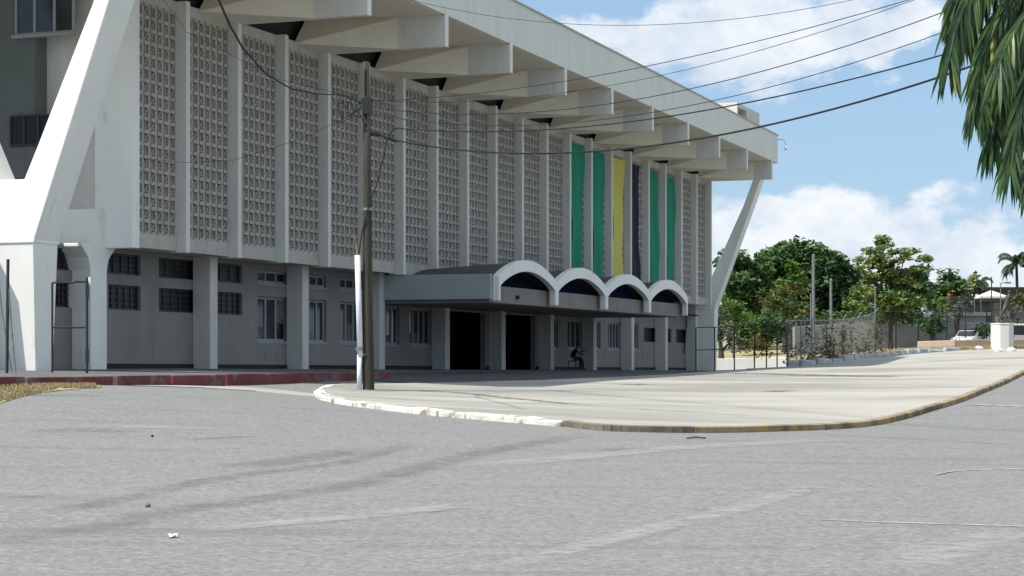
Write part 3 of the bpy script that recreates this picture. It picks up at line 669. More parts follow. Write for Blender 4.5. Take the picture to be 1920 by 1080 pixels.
# ------------------------------------------------------------------ utility pole and wires
PX, PY_ = at(691, 50), 50.0; pz = tz(PX, PY_)+.1; ptop = zat(116, 50)
pole = empty('utility_pole', (PX, PY_, pz), label='leaning weathered wooden utility pole with white conduit at the pavement tip', cat='utility pole')
mb = MB(); mb.tube([(0, 0, -.4), (0, 0, 0), (-.03, 0, 4.2), (-.06, 0, ptop-pz)], [.155, .15, .115, .08], 12); mb.build('pole_shaft', M['wood'], pole, smooth=True)
def pl(px, py, Y=50): return Vector((at(px, Y)-PX, Y-PY_, zat(py, Y)-pz))
mb = MB(); mb.tube([(-.22, -.12, -.02), (-.22, -.12, .9)], .062, 10); mb.tube([(-.20, -.12, .85), (-.27, -.11, 3.42)], .074, 10); mb.build('conduit', M['pvc'], pole, smooth=True)
mb = MB(); mb.tube([(-.05, -.13, .9), (-.28, -.16, .95)], .02, 6); mb.tube([(0, 0, zat(395, 50)-pz), (0, 0, zat(390, 50)-pz)], .145, 12); mb.tube([(-.22, -.12, 1.0), (-.22, -.12, 1.1)], .10, 10); mb.build('band', M['metal'], pole)
mb = MB(); mb.tube([(-.27, -.11, 3.40), (-.30, -.12, 3.7), (-.36, -.1, 3.95)], .02, 6); mb.build('yellow_wire', M['kyellow'], pole)
mb = MB()
mb.tube([(-.25, -.11, 3.4), pl(680, 430, 49.9), pl(692, 385, 49.8), pl(708, 340, 49.8), pl(720, 290, 49.8), pl(725, 262, 49.8), pl(735, 245, 49.8), pl(746, 240, 49.8)], .018, 6); mb.build('riser_cable', M['wire'], pole)
mb = MB(); mb.tube([pl(695, 250), pl(712, 253)], .05, 8); mb.tube([pl(712, 253), pl(728, 260)], .022, 6); mb.tube([pl(728, 258), pl(745, 265)], .045, 8); mb.build('splice_case', M['darkmetal'], pole)
mb = MB(); mb.tube([pl(672, 193), pl(700, 187)], .03, 6); mb.tube([pl(684, 130, 49.9), pl(684, 175, 49.9)], .03, 6); mb.box(-.14, .10, -.22, -.1, zat(215, 50)-pz, zat(185, 50)-pz); mb.build('bracket', M['darkmetal'], pole)
mb = MB()
random.seed(3)
for k in range(5):
    a = pl(682, 190+k*6, 49.85); q = [a]
    for j in range(7): q.append(pl(678-j*8+random.uniform(-7, 7), 190+k*5+random.uniform(-14, 22), 49.8))
    mb.tube([Vector(v) for v in smooth3] if False else q, .013, 5)
mb.build('cable_tangle', M['wire'], pole)
# far end pole beyond the frame, hidden by the palm in the photograph
BXp = (at(2150, 30), 30.0)
bz = tz(*BXp)
def wire(A, obs, rad, lab, YA=50.0, YB=30.0, pxB=2150, n=30, freeA=False, grp='cables strung to the right from the utility pole'):
    XA = at(A[0], YA); zA = zat(A[1], YA); XB = at(pxB, YB)
    rows = []; rhs = []
    for px, py in obs:
        k = (px-960)/F; t = (k*YA-XA)/((XB-XA)-k*(YB-YA)); Yt = YA+(YB-YA)*t
        rows.append([t, -4*t*(1-t)]); rhs.append(zat(py, Yt)-zA*(1-t))
    s = np.linalg.lstsq(np.array(rows), np.array(rhs), rcond=None)[0]
    P = []
    for i in range(n+1):
        t = i/n; P.append(Vector((XA+(XB-XA)*t, YA+(YB-YA)*t, zA*(1-t)+s[0]*t-4*s[1]*t*(1-t))))
    o = P[0].copy(); mb = MB(); mb.tube([p-o for p in P], rad, 5)
    w = mb.build('overhead_cable', M['wire'], label=lab, cat='cable', group=grp); w.location = o
    return P
ends = []
ends.append(wire((745, 264), [(850, 282), (1100, 284), (1290, 261), (1450, 235), (1620, 190), (1785, 135)], .020, 'thickest black cable, lowest of those running right from the pole'))
ends.append(wire((740, 240), [(900, 248), (1050, 245), (1210, 222), (1400, 190), (1600, 148), (1765, 105)], .014, 'second lowest cable running right, just above the thickest one'))
ends.append(wire((688, 212), [(950, 215), (1350, 203), (1480, 165), (1600, 118), (1770, 45)], .008, 'thin cable crossing the second lowest one beside the roof plant room'))
ends.append(wire((688, 200), [(900, 208), (1290, 172), (1480, 122), (1600, 83), (1770, 18)], .009, 'middle thin cable that meets the fascia near its far third'))
ends.append(wire((686, 190), [(860, 178), (1050, 155), (1190, 128), (1480, 62), (1720, -5)], .008, 'thin cable crossing the fascia top edge left of the middle one'))
ends.append(wire((686, 186), [(1000, 182), (1130, 160), (1300, 128), (1480, 82), (1650, 20)], .006, 'faintest thin cable between two others in the upper sky'))
wire((700, -20), [(800, 10), (1000, 42), (1150, 47), (1350, 34), (1610, 0)], .006, 'topmost thin cable sagging across the blue sky', YA=46, YB=34, pxB=2100, grp='cables high above the road')
p2 = empty('utility_pole', (BXp[0], BXp[1], bz), label='second wooden utility pole out of frame on the right holding the cable ends', cat='utility pole')
mb = MB(); mb.tube([(0, 0, -.3), (0, 0, 4), (0, 0, 9.5)], [.17, .14, .1], 10); mb.build('pole_shaft', M['wood'], p2, smooth=True)
# thick cable rising to the left
mb = MB(); Q = [(688, 196, 50), (640, 178, 49.5), (590, 176, 49), (545, 166, 48), (500, 140, 47), (455, 90, 46), (430, 45, 45), (408, -5, 44), (380, -80, 42), (330, -220, 38)]
o0 = Vector((at(688, 50), 50, zat(196, 50))); QQ = [Vector((at(a, c), c, zat(b, c)))-o0 for a, b, c in Q]
w = mb.tube(QQ, [.012, .012, .014, .018, .022, .026, .028, .028, .026, .026], 6).build('overhead_cable', M['wire'], smooth=True, label='thick black cable sagging steeply up to the top left from the pole', cat='cable'); w.location = o0
for nm, Q, rr, lb_ in (('overhead_cable', [(684, 200, 50), (640, 225, 51), (560, 262, 52), (440, 300, 54), (350, 305, 56), (258, 296, 58.3)], .006, 'thin cable swagged from the pole to the left end of the screen'),
                  ('overhead_cable', [(684, 188, 50), (620, 172, 50), (520, 148, 50), (350, 60, 50), (300, -10, 50)], .006, 'thin cable rising left from the pole top beside the thick one')):
    o0 = Vector((at(Q[0][0], Q[0][2]), Q[0][2], zat(Q[0][1], Q[0][2]))); mb = MB()
    w = mb.tube([Vector((at(a, c), c, zat(b, c)))-o0 for a, b, c in Q], rr, 5).build(nm, M['wire'], label=lb_, cat='cable'); w.location = o0

# ------------------------------------------------------------------ gate and posts at the left
def stick_thing(name, label, cat, P, r, m, **k):
    o = Vector(P[0]); mb = MB(); q = mb.tube([Vector(p)-o for p in P], r, 6).build(name, m, label=label, cat=cat, **k); q.location = o; return q
def W3(px, py, Y): return (at(px, Y), Y, zat(py, Y))
gx = empty('metal_gate', W3(150, 695, 50), label='open dark rusted gate frame in front of the white corner pier', cat='gate')
def G(px, py): v = Vector(W3(px, py, 50))-Vector(W3(150, 695, 50)); return v
mb = MB(); mb.tube([G(163, 700), G(163, 520)], .035, 6); mb.tube([G(140, 528), G(163, 528)], .03, 6); mb.tube([G(100, 614), G(160, 614)], .025, 6); mb.tube([G(98, 700), G(98, 530)], .03, 6); mb.tube([G(98, 530), G(140, 530)], .025, 6); mb.build('gate_frame', M['darkmetal'], gx)
for a_, b_ in ((560, 535), (680, 655)): MB().box(G(161, 0).x, G(166, 0).x, -.06, .06, G(0, a_).z, G(0, b_).z).build('hinge', M['darkmetal'], gx)
stick_thing('fence_post', 'thin dark metal post standing upright at the far left edge', 'post', [W3(13, 700, 39), W3(15, 486, 39)], .035, M['darkmetal'])
stick_thing('fence_post', 'pale thin metal rod leaning left against the dark post', 'post', [W3(29, 702, 39), W3(22, 620, 39), W3(15, 535, 39)], .025, M['metal'])
stick_thing('fence_post', 'thin rod leaning the other way at the very left edge', 'post', [W3(22, 700, 39.2), W3(4, 590, 39.2), W3(-6, 500, 39.2)], .022, M['metal'])

# ------------------------------------------------------------------ vegetation
def clump_cloud(mb, c, rad, n, leaf, flat=1.0, mi=0, droop=0):
    for _ in range(n):
        while True:
            p = Vector((random.uniform(-1, 1), random.uniform(-1, 1), random.uniform(-1, 1)))
            if p.length <= 1: break
        p = p.normalized()*(p.length**.5)
        q = Vector((c[0]+p.x*rad[0], c[1]+p.y*rad[1], c[2]+p.z*rad[2]*flat))
        a = Vector((random.gauss(0, 1), random.gauss(0, 1), random.gauss(0, .6))).normalized()
        nrm = Vector((random.gauss(0, .7), random.gauss(0, .7), 1)).normalized()
        b = nrm.cross(a).normalized(); a = b.cross(nrm); s = leaf*random.uniform(.6, 1.4)
        mb.face([q-a*s*.5, q+b*s*.28, q+a*s*.6, q-b*s*.28], mi)
def tree(name, label, cat, px, Y, blobs, m, leaf=.4, dens=14, sub=.34, trunk=(.22, 'bark'), group=None, m2=None, flat=.8, seed=1, depth=1.0, base=None):
    random.seed(seed); x = at(px, Y); zb = tz(x, Y) if base is None else base; root = empty(name, (x, Y, zb), label=label, cat=cat, group=group)
    mb = MB(); s = Y/F; tr = MB(); centers = []
    for bp in blobs:
        bx, by, rx, ry = bp[:4]; c = Vector(((bx-px)*s, random.uniform(-.3, .3)*rx*s, zat(by, Y)-zb)); R = (rx*s*1.12, rx*s*depth*1.12, ry*s*1.12); centers.append((c, R))
        nsub = max(9, int(rx*ry/28))
        for _ in range(nsub):
            d = Vector((random.gauss(0, 1), random.gauss(0, 1), random.gauss(0.15, 1))).normalized()*random.uniform(.25, .95)
            cc_ = Vector((c.x+d.x*R[0], c.y+d.y*R[1], c.z+d.z*R[2])); rr = max(.35, min(R)*sub*random.uniform(.7, 1.5))
            clump_cloud(mb, cc_, (rr*1.2, rr*1.2, rr), int(dens*random.uniform(1.0, 1.8)*max(1, (rr/.5)**1.6)), leaf, flat, random.random() < .35 if m2 else 0)
    mb.m = [int(i) for i in mb.m]
    mb.build('crown', [m, m2] if m2 else m, root, recalc=False)
    if trunk:
        th = min(c.z-R[2]*.3 for c, R in centers); fork = max(.5, th*.6)
        tr.tube([(0, 0, -.2), (random.uniform(-.1, .1), 0, fork*.5), (0, 0, fork)], [trunk[0]*1.25, trunk[0], trunk[0]*.85], 8)
        for c, R in centers[:9]:
            mid = Vector((c.x*.5, c.y*.5, fork+(c.z-fork)*.45)); tr.tube([(0, 0, fork*.9), mid, c], [trunk[0]*.7, trunk[0]*.45, trunk[0]*.15], 6)
        tr.build('trunk', M[trunk[1]], root)
    return root
GB = 'trees beyond the arena'
tree('tree', 'soft mid green broad tree filling the gap left of the feathery olive tree', 'tree', 1590, 182, [(1588, 530, 30, 30), (1605, 555, 34, 28), (1575, 575, 34, 24)], M['leafm'], .45, 15, group=GB, m2=M['leafy'], seed=41)
tree('tree', 'low bushy tree between the feathery olive tree and the rounded deep green one', 'tree', 1752, 190, [(1748, 560, 24, 22), (1760, 580, 24, 18)], M['leafm'], .45, 14, group=GB, m2=M['leafb'], seed=42)
tree('tree', 'tallest dark green round topped tree behind the fence', 'tree', 1490, 175, [(1490, 480, 50, 32), (1530, 505, 48, 42), (1450, 510, 42, 40), (1500, 540, 70, 45), (1570, 530, 32, 40), (1555, 495, 28, 25), (1590, 575, 26, 26), (1440, 560, 50, 40), (1540, 575, 55, 30)], M['leafd'], .5, 16, group=GB, m2=M['leafm'], seed=2)
tree('tree', 'spiky mid green tree between the slanted leg and the tallest tree', 'tree', 1390, 168, [(1378, 500, 32, 36), (1415, 510, 30, 34), (1392, 545, 40, 40), (1425, 560, 35, 40), (1370, 580, 25, 30)], M['leafm'], .45, 15, group=GB, m2=M['leafd'], seed=3)
tree('tree', 'light yellow green narrow tree in front of the tallest dark tree', 'tree', 1484, 160, [(1487, 510, 14, 24), (1478, 535, 20, 20), (1500, 530, 16, 14)], M['leafb'], .35, 12, group=GB, seed=4)
tree('tree', 'brownish thin leaved tree low behind the fence corner', 'tree', 1470, 155, [(1470, 560, 36, 30), (1450, 580, 30, 24), (1500, 585, 30, 20)], M['leafo'], .3, 9, group=GB, seed=5, m2=M['leafm'])
tree('tree', 'large feathery olive tree with layered branches and gaps of sky', 'tree', 1670, 152, [(1655, 452, 16, 12), (1640, 470, 34, 10), (1695, 472, 40, 9), (1735, 485, 16, 6), (1625, 495, 30, 12), (1670, 500, 40, 10), (1715, 505, 32, 9), (1640, 522, 42, 13), (1690, 532, 42, 14), (1610, 545, 28, 13), (1650, 552, 45, 14), (1700, 560, 38, 18), (1600, 568, 22, 12), (1660, 485, 45, 12), (1665, 515, 50, 14), (1660, 570, 55, 18), (1720, 520, 26, 10)], M['leafy'], .30, 22, sub=.5, group=GB, m2=M['leafm'], flat=.55, seed=6, trunk=(.17, 'bark'))
tree('tree', 'dark dense lower tree right behind the feathery olive one', 'tree', 1705, 160, [(1700, 545, 40, 40), (1725, 530, 26, 34), (1680, 585, 50, 22), (1640, 590, 40, 20)], M['leafd'], .4, 15, group=GB, m2=M['leafm'], seed=7)
tree('tree', 'rounded deep green tree left of the orange roof', 'tree', 1785, 185, [(1782, 530, 26, 22), (1800, 545, 22, 24), (1768, 550, 18, 18)], M['leafm'], .45, 15, group=GB, m2=M['leafb'], seed=8)
tree('tree', 'small bright lime bush tree below the rounded green tree', 'tree', 1755, 168, [(1750, 570, 26, 14), (1775, 575, 20, 12)], M['leafb'], .35, 14, group=GB, seed=9)
tree('tree', 'dusty grey green tree in front of the low dark roofs', 'tree', 1795, 158, [(1800, 575, 22, 14), (1785, 590, 20, 10)], M['leafg'], .3, 12, group=GB, seed=10)
tree('tree', 'dark clipped tree above the left end of the pink wall', 'tree', 1748, 150, [(1742, 605, 26, 18), (1760, 612, 18, 16)], M['leafd'], .32, 15, group=GB, seed=11)
tree('tree', 'slim yellow green tree beside the far palm with upright leaves', 'tree', 1825, 195, [(1812, 540, 18, 14), (1828, 530, 8, 18), (1840, 545, 10, 10)], M['leafm'], .4, 12, group=GB, m2=M['leafy'], seed=12)
tree('tree', 'pale green small tree just right of the slanted leg foot', 'tree', 1352, 145, [(1352, 620, 20, 26), (1370, 640, 20, 20), (1345, 590, 14, 14)], M['leafg'], .3, 12, group=GB, m2=M['leafm'], seed=13)
random.seed(77); mb = MB()
for _ in range(520):
    px = random.uniform(1320, 1960); Y = random.uniform(215, 235); x = at(px, Y); z = tz(x, Y)
    clump_cloud(mb, (x, Y, z+random.uniform(.2, 3.2)), (1.3, 1.0, .9), 34, .55)
mb.build('far_trees', M['leafm'], recalc=False, kind='stuff', label='low green tree line filling the distance')
BB = 'bushes behind the dark fence'
tree('bush', 'bright lime green bush low beside the slanted leg', 'bush', 1375, 140, [(1372, 575, 26, 14), (1390, 590, 22, 16)], M['leafb'], .28, 14, trunk=(.06, 'bark'), group=BB, seed=14)
tree('bush', 'mid green bush mass under the spiky tree', 'bush', 1415, 150, [(1390, 615, 34, 26), (1430, 610, 34, 30), (1465, 615, 26, 26), (1410, 640, 40, 18)], M['leafm'], .3, 14, trunk=(.08, 'bark'), group=BB, m2=M['leafd'], seed=15)
tree('bush', 'yellowish olive round shrub above the white low wall', 'bush', 1420, 131, [(1412, 648, 24, 16), (1432, 652, 20, 14)], M['leafo'], .2, 16, trunk=(.05, 'bark'), group=BB, seed=16)
tree('bush', 'green shrub row behind the fence panels right of the corner post', 'bush', 1560, 160, [(1530, 600, 30, 16), (1570, 598, 30, 14), (1600, 600, 24, 14)], M['leafm'], .3, 13, trunk=(.06, 'bark'), group=BB, seed=17)
tree('hedge', 'dark trimmed hedge beside the white plinth', 'hedge', 1845, 150, [(1838, 618, 12, 13), (1852, 618, 12, 12)], M['leafd'], .22, 18, trunk=(.05, 'bark'), seed=18)
tree('bush', 'grey green bush behind the statue plinth at the frame edge', 'bush', 1900, 158, [(1885, 600, 22, 12), (1908, 590, 14, 14)], M['leafg'], .25, 14, trunk=(.05, 'bark'), group=BB, seed=21)
tree('bush', 'brown and green bush at the right edge before the tan house', 'bush', 1905, 172, [(1900, 568, 22, 14), (1925, 560, 18, 16)], M['leafo'], .3, 14, trunk=(.05, 'bark'), group=BB, seed=22)
def palm_far(px, top, Y, R, seed, label, nf=15):
    random.seed(seed); x = at(px, Y); zb = tz(x, Y); h = zat(top, Y)-zb; root = empty('palm_tree', (x, Y, zb), label=label, cat='palm tree')
    t = MB(); t.tube([(0, 0, -.2), (.1, 0, h*.5), (0, 0, h)], [.22, .16, .13], 8).build('trunk', M['bark'], root, smooth=True)
    c = MB()
    for k in range(nf):
        a = 6.28*k/nf+random.uniform(-.2, .2); e0 = random.uniform(.1, 1.3); L = R*random.uniform(.8, 1.1); P = []
        for j in range(9):
            s = j/8; e = e0-1.7*s*s; P.append(Vector((0, 0, h)) if not P else P[-1]+Vector((math.cos(a)*math.cos(e), math.sin(a)*math.cos(e), math.sin(e)))*L/8)
        c.tube(P, .03, 3)
        for p, q in zip(P[1:], P[2:]):
            d = (q-p).normalized(); sd = d.cross(Vector((0, 0, 1))).normalized()
            for m_ in range(4):
                o = p.lerp(q, m_/4)
                for s_ in (-1, 1):
                    tip = o+(sd*s_*.6+d*.5+Vector((0, 0, -.55)))*R*.26; c.face([o, o+d*.12, tip+d*.03, tip])
    c.build('crown', M['palmd'], root, recalc=False)
palm_far(1906, 498, 190, 2.4, 5, 'tall dark palm against the sky at the right edge')
palm_far(1836, 532, 205, 1.6, 8, 'small distant palm between the rounded tree and the tall palm', 11)

# near palm whose fronds hang in at the top right
def near_palm():
    random.seed(21); Y0 = 13.0; cx = at(2120, Y0); cz = zat(-90, Y0); zb = tz(cx, Y0)
    root = empty('palm_tree', (cx, Y0, zb), label='near palm with glossy hanging fronds in the top right corner', cat='palm tree')
    def L(px, py, Y): return Vector((at(px, Y)-cx, Y-Y0, zat(py, Y)-zb))
    t = MB(); t.tube([(0, 0, -.2), (.03, 0, 1.5), (0, 0, cz-zb)], [.13, .1, .08], 10).build('trunk', M['bark'], root, smooth=True)
    fr = [([(2120, -90), (1960, -130), (1850, -60), (1800, 30), (1780, 110)], 12.6), ([(2120, -90), (1980, -80), (1890, -10), (1845, 100), (1830, 200)], 12.9),
          ([(2120, -90), (2000, -50), (1920, 40), (1880, 150), (1860, 260)], 13.2), ([(2120, -90), (2010, -20), (1950, 90), (1910, 220), (1895, 310)], 12.7),
          ([(2120, -90), (2040, 0), (1980, 140), (1945, 260), (1930, 330)], 13.0), ([(2120, -90), (2000, -110), (1900, -80), (1840, -20), (1810, 50)], 13.4),
          ([(2120, -90), (2040, -60), (1960, -10), (1900, 60), (1870, 130)], 12.4), ([(2120, -90), (2060, 20), (2010, 160), (1985, 300), (1975, 380)], 12.8),
          ([(2120, -90), (2020, -40), (1950, 20), (1920, 110), (1905, 200)], 13.6),
          ([(2120, -90), (2220, -160), (2330, -100), (2400, 20), (2430, 160)], 13.2), ([(2120, -90), (2190, -120), (2260, -20), (2300, 140), (2310, 260)], 12.6),
          ([(2120, -90), (2120, -200), (2160, -230), (2220, -150), (2260, -40)], 14.2), ([(2120, -90), (2100, -190), (2060, -220), (2030, -150), (2000, -50)], 14.3)]
    for k in range(7):
        ox = random.uniform(-25, 45); oy = random.uniform(-60, 40)
        fr.append(([(2120, -90), (2020+ox, -60+oy*.5), (1950+ox, 10+oy), (1905+ox, 110+oy), (1890+ox, 215+oy)], 13.5+k*.2))
    fr.append(([(2120, -90), (1990, -120), (1880, -100), (1810, -40), (1788, 20)], 13.1))
    for P, Yf in fr:
        pts_ = [L(a, b, Y0+(Yf-Y0)*i/4) for i, (a, b) in enumerate(P)]
        Q = []
        for i in range(4):
            p0 = pts_[max(i-1, 0)]; p1 = pts_[i]; p2 = pts_[i+1]; p3 = pts_[min(i+2, 4)]
            for k in range(12):
                s = k/12; Q.append(.5*((2*p1)+(p2-p0)*s+(2*p0-5*p1+4*p2-p3)*s*s+(3*p1-p0-3*p2+p3)*s**3))
        Q.append(pts_[-1])
        f = MB(); f.tube(Q, [.012*(1-.75*i/len(Q)) for i in range(len(Q))], 5)
        for i in range(10, len(Q)-1):
            d = (Q[i+1]-Q[i]).normalized(); side = d.cross(Vector((0, -1, 0))).normalized()
            for s_ in (-1, 1):
                for rep in range(3):
                    o = Q[i]+(Q[i+1]-Q[i])*random.random(); ln = random.uniform(.26, .46)*(1-.25*(i/len(Q))); w = random.uniform(.007, .0135)
                    dirv = (side*s_*random.uniform(.15, .75)+d*random.uniform(.4, .9)+Vector((random.uniform(-.12, .02), random.uniform(-.5, .5), -.75))).normalized()
                    prev = None; c = o; wd = dirv.cross(Vector((random.uniform(-.5, .5), 1, random.uniform(-.3, .3)))).normalized(); nseg = 4; mi = 1 if random.random() < .012 else 0
                    for k in range(nseg+1):
                        tt = k/nseg; ww = w*(math.sin(math.pi*min(1, tt*.85+.12))**.7 if tt < 1 else .05)
                        cur = (c-wd*ww, c+wd*ww)
                        if prev: f.face([prev[0], prev[1], cur[1], cur[0]], mi)
                        prev = cur; dirv = (dirv+Vector((0, 0, -.22))).normalized(); c = c+dirv*ln/nseg
        bmo = f.build('frond', [M['palm'], M['palmy']], root, recalc=False, smooth=True)
        bm = bmesh.new(); bm.from_mesh(bmo.data); bmesh.ops.remove_doubles(bm, verts=bm.verts[:], dist=.0002); bm.to_mesh(bmo.data); bm.free()
near_palm()

# ------------------------------------------------------------------ fences, walls, posts on the right
def G3(px, Y, dz=0): x = at(px, Y); return Vector((x, Y, tz(x, Y)+dz))
def fence(name, label, P, h, m, pr=.04, rails=(1.0,), mesh=None, cat='fence', top=None, ms=.3, mr=.008, arms=False):
    pts_ = [G3(a, Y) for a, Y in P]; o = pts_[0]; root = empty(name, o, label=label, cat=cat)
    hs = [h]*len(pts_) if not isinstance(h, list) else h
    for p, hh in zip(pts_, hs):
        mb = MB(); mb.tube([p-o-Vector((0, 0, .2)), p-o+Vector((0, 0, hh))], pr, 6)
        if arms: mb.tube([p-o+Vector((0, 0, hh)), p-o+Vector((.25, -.1, hh+.35))], pr*.7, 5)
        mb.build('post', m, root)
    for r_ in rails:
        mb = MB()
        for (p, q, a, b) in zip(pts_, pts_[1:], hs, hs[1:]): mb.tube([p-o+Vector((0, 0, a*r_)), q-o+Vector((0, 0, b*r_))], pr*.7, 5)
        mb.build('rail', m, root)
    if mesh:
        mb = MB()
        for (p, q, a, b) in zip(pts_, pts_[1:], hs, hs[1:]):
            ln = (q-p).length; n = max(2, int(ln/ms)); d = (q-p)/n; hh = (a+b)/2*.97; st = max(1, int(round(hh/ms)))
            for k in range(-st, n):
                for sgn in (0, 1):
                    k0, k1 = k, k+st; z0, z1 = (0, hh) if sgn == 0 else (hh, 0)
                    if k0 < 0: z0 = z0+(z1-z0)*(-k0/st); k0 = 0
                    if k1 > n: f_ = (n-k0)/(k1-k0); z1 = z0+(z1-z0)*f_; k1 = n
                    if k1 > k0: mb.tube([p-o+d*k0+Vector((0, 0, z0+.05)), p-o+d*k1+Vector((0, 0, z1+.05))], mr, 3, cap=False)
        mb.build('chain_link', mesh, root, recalc=False)
    return root
fence('metal_fence', 'dark metal fence closing the gap beside the arena corner', [(1305, 116), (1340, 116.5), (1377, 117), (1415, 117.5), (1437, 118), (1457, 118), (1476, 118.5)], 2.65, M['darkmetal'], .04, (1.0, .5))
fence('chain_link_fence', 'tall grey chain link fence overgrown with dry vines along the grass bank', [(1476, 119), (1502, 122), (1522, 124), (1550, 127), (1580, 130), (1608, 133), (1640, 137)], [2.8, 2.8, 2.8, 2.8, 2.8, 2.8, 3.0], M['metal'], .05, (1.0,), M['chain'], ms=.28, mr=.009, arms=True)
fence('chain_link_fence', 'long dark mesh fence with a level top rail behind the pink wall', [(1640, 146), (1680, 147), (1722, 148), (1755, 148), (1775, 149), (1810, 149), (1850, 150), (1900, 151), (1950, 152)], 3.0, M['darkmetal'], .045, (1.0,), M['darkmetal'], ms=.35, mr=.007)
def wall_thing(name, label, P, h, th, m, cat='wall', group=None, cap=None):
    pts_ = [G3(a, Y) for a, Y in P]; o = pts_[0]; mb = MB()
    for p, q in zip(pts_, pts_[1:]):
        t = (q-p); t.z = 0; t.normalize(); nn = Vector((-t.y, t.x, 0))*th; a = p-o; b = q-o
        mb.hexa([a-Vector((0, 0, .4)), b-Vector((0, 0, .4)), b+nn-Vector((0, 0, .4)), a+nn-Vector((0, 0, .4)), a+Vector((0, 0, h)), b+Vector((0, 0, h)), b+nn+Vector((0, 0, h)), a+nn+Vector((0, 0, h))])
    w = mb.build(name, m, bevel=.03, label=label, cat=cat, group=group); w.location = o; return w
wall_thing('low_wall', 'bright white low wall panel beside the slanted leg foot', [(1340, 130), (1377, 130), (1413, 130)], .76, .25, M['white'])
wall_thing('low_wall', 'shorter white low wall panel between fence posts', [(1417, 130.6), (1475, 130.4)], .72, .25, M['white'])
wall_thing('low_wall', 'pale pink low wall left of the white plinth', [(1720, 143), (1790, 142), (1856, 143.5)], .75, .3, M['pink'])
wall_thing('low_wall', 'pale pink low wall right of the white plinth', [(1890, 145), (1960, 147)], .75, .3, M['pink'])
wall_thing('garden_wall', 'patchy light grey wall behind the vine covered fence', [(1490, 146), (1560, 148), (1640, 152)], 2.2, .25, M['panel'])
wall_thing('garden_wall', 'grey board wall behind the dark mesh fence', [(1640, 158), (1720, 160), (1860, 162)], 2.0, .2, M['metal'])
# vines on the fence
random.seed(31); mb = MB(); o = G3(1476, 119)
for _ in range(55):
    px = random.uniform(1480, 1640); Y = 119+(px-1476)*.11; p = G3(px, Y)-o; hh = random.choice([.4, .7, 1.1, 1.7, 2.2])
    clump_cloud(mb, (p.x, p.y-.05, p.z+hh*random.uniform(.3, 1)), (.45, .25, .5), 26, .2)
for cxp in (1548, 1575, 1590, 1640, 1648):
    Y = 119+(cxp-1476)*.11; p = G3(cxp, Y)-o
    for z in np.arange(.1, 2.5, .25): clump_cloud(mb, (p.x+random.uniform(-.2, .2), p.y-.05, p.z+z), (.5, .3, .4), 22, .2)
w = mb.build('vine', M['vine'], recalc=False, label='dry climbing vine tangled over the chain link fence', cat='vine'); w.location = o
# kerb stones
random.seed(5); line = [(1478, 117.2), (1500, 117), (1560, 119.2), (1600, 121.3), (1640, 124), (1700, 128.6), (1740, 130.3), (1800, 131.5)]
LP = [G3(a, Y) for a, Y in line]; cur = 0; stones = []
tot = [(p, q) for p, q in zip(LP, LP[1:])]
for p, q in tot:
    n = max(1, int((q-p).length/1.15))
    for k in range(n): stones.append((p.lerp(q, k/n), p.lerp(q, (k+.94)/n)))
for k, (a, b) in enumerate(stones):
    mb = MB(); t = (b-a); t.z = 0; L_ = t.length; t.normalize(); nn = Vector((-t.y, t.x, 0)); h = .42+random.uniform(-.08, .1)
    def q(x, y, z): return t*x+nn*y+Vector((0, 0, z))
    mb.hexa([q(0, -.2, -.3), q(L_, -.2, -.3), q(L_, .3, -.3), q(0, .3, -.3), q(.03, -.13, h), q(L_-.03, -.1, h-random.uniform(0, .1)), q(L_-.05, .22, h), q(.05, .22, h-.03)])
    s = mb.build('kerb_stone', M['rock'], bevel=.05, label='pale blue grey painted block in the row edging the dry grass bank', cat='kerb stone', group='painted kerb stones edging the grass bank'); s.location = a
for px, Y, w_, lab in ((1835, 131, .55, 'white rock lying between the kerb stones and the plinth'), (1872, 127, .6, 'white rock on the grass directly below the plinth'), (1897, 127, .55, 'white rock right of and below the plinth')):
    bm = bmesh.new(); bmesh.ops.create_icosphere(bm, subdivisions=2, radius=w_*.5)
    for v in bm.verts: v.co *= random.uniform(.85, 1.15); v.co.z *= .7
    me = bpy.data.meshes.new('rock'); bm.to_mesh(me); bm.free(); me.materials.append(M['plinth'])
    s = bpy.data.objects.new('rock', me); COL.objects.link(s); s.location = G3(px, Y, .18); tag(s, lab, 'rock')
for k in range(9):
    px = 1650+k*24; Y = 139.5
    bm = bmesh.new(); bmesh.ops.create_icosphere(bm, subdivisions=2, radius=.45)
    for v in bm.verts: v.co *= random.uniform(.8, 1.2); v.co.z *= .45; v.co.x *= 1.3
    me = bpy.data.meshes.new('rock'); bm.to_mesh(me); bm.free(); me.materials.append(M['stone'])
    s = bpy.data.objects.new('rock', me); COL.objects.link(s); s.location = G3(px+random.uniform(-6, 6), Y, .08); tag(s, 'flat tan rubble stone lying along the foot of the pink wall', 'rock', 'tan rubble stones below the pink wall')
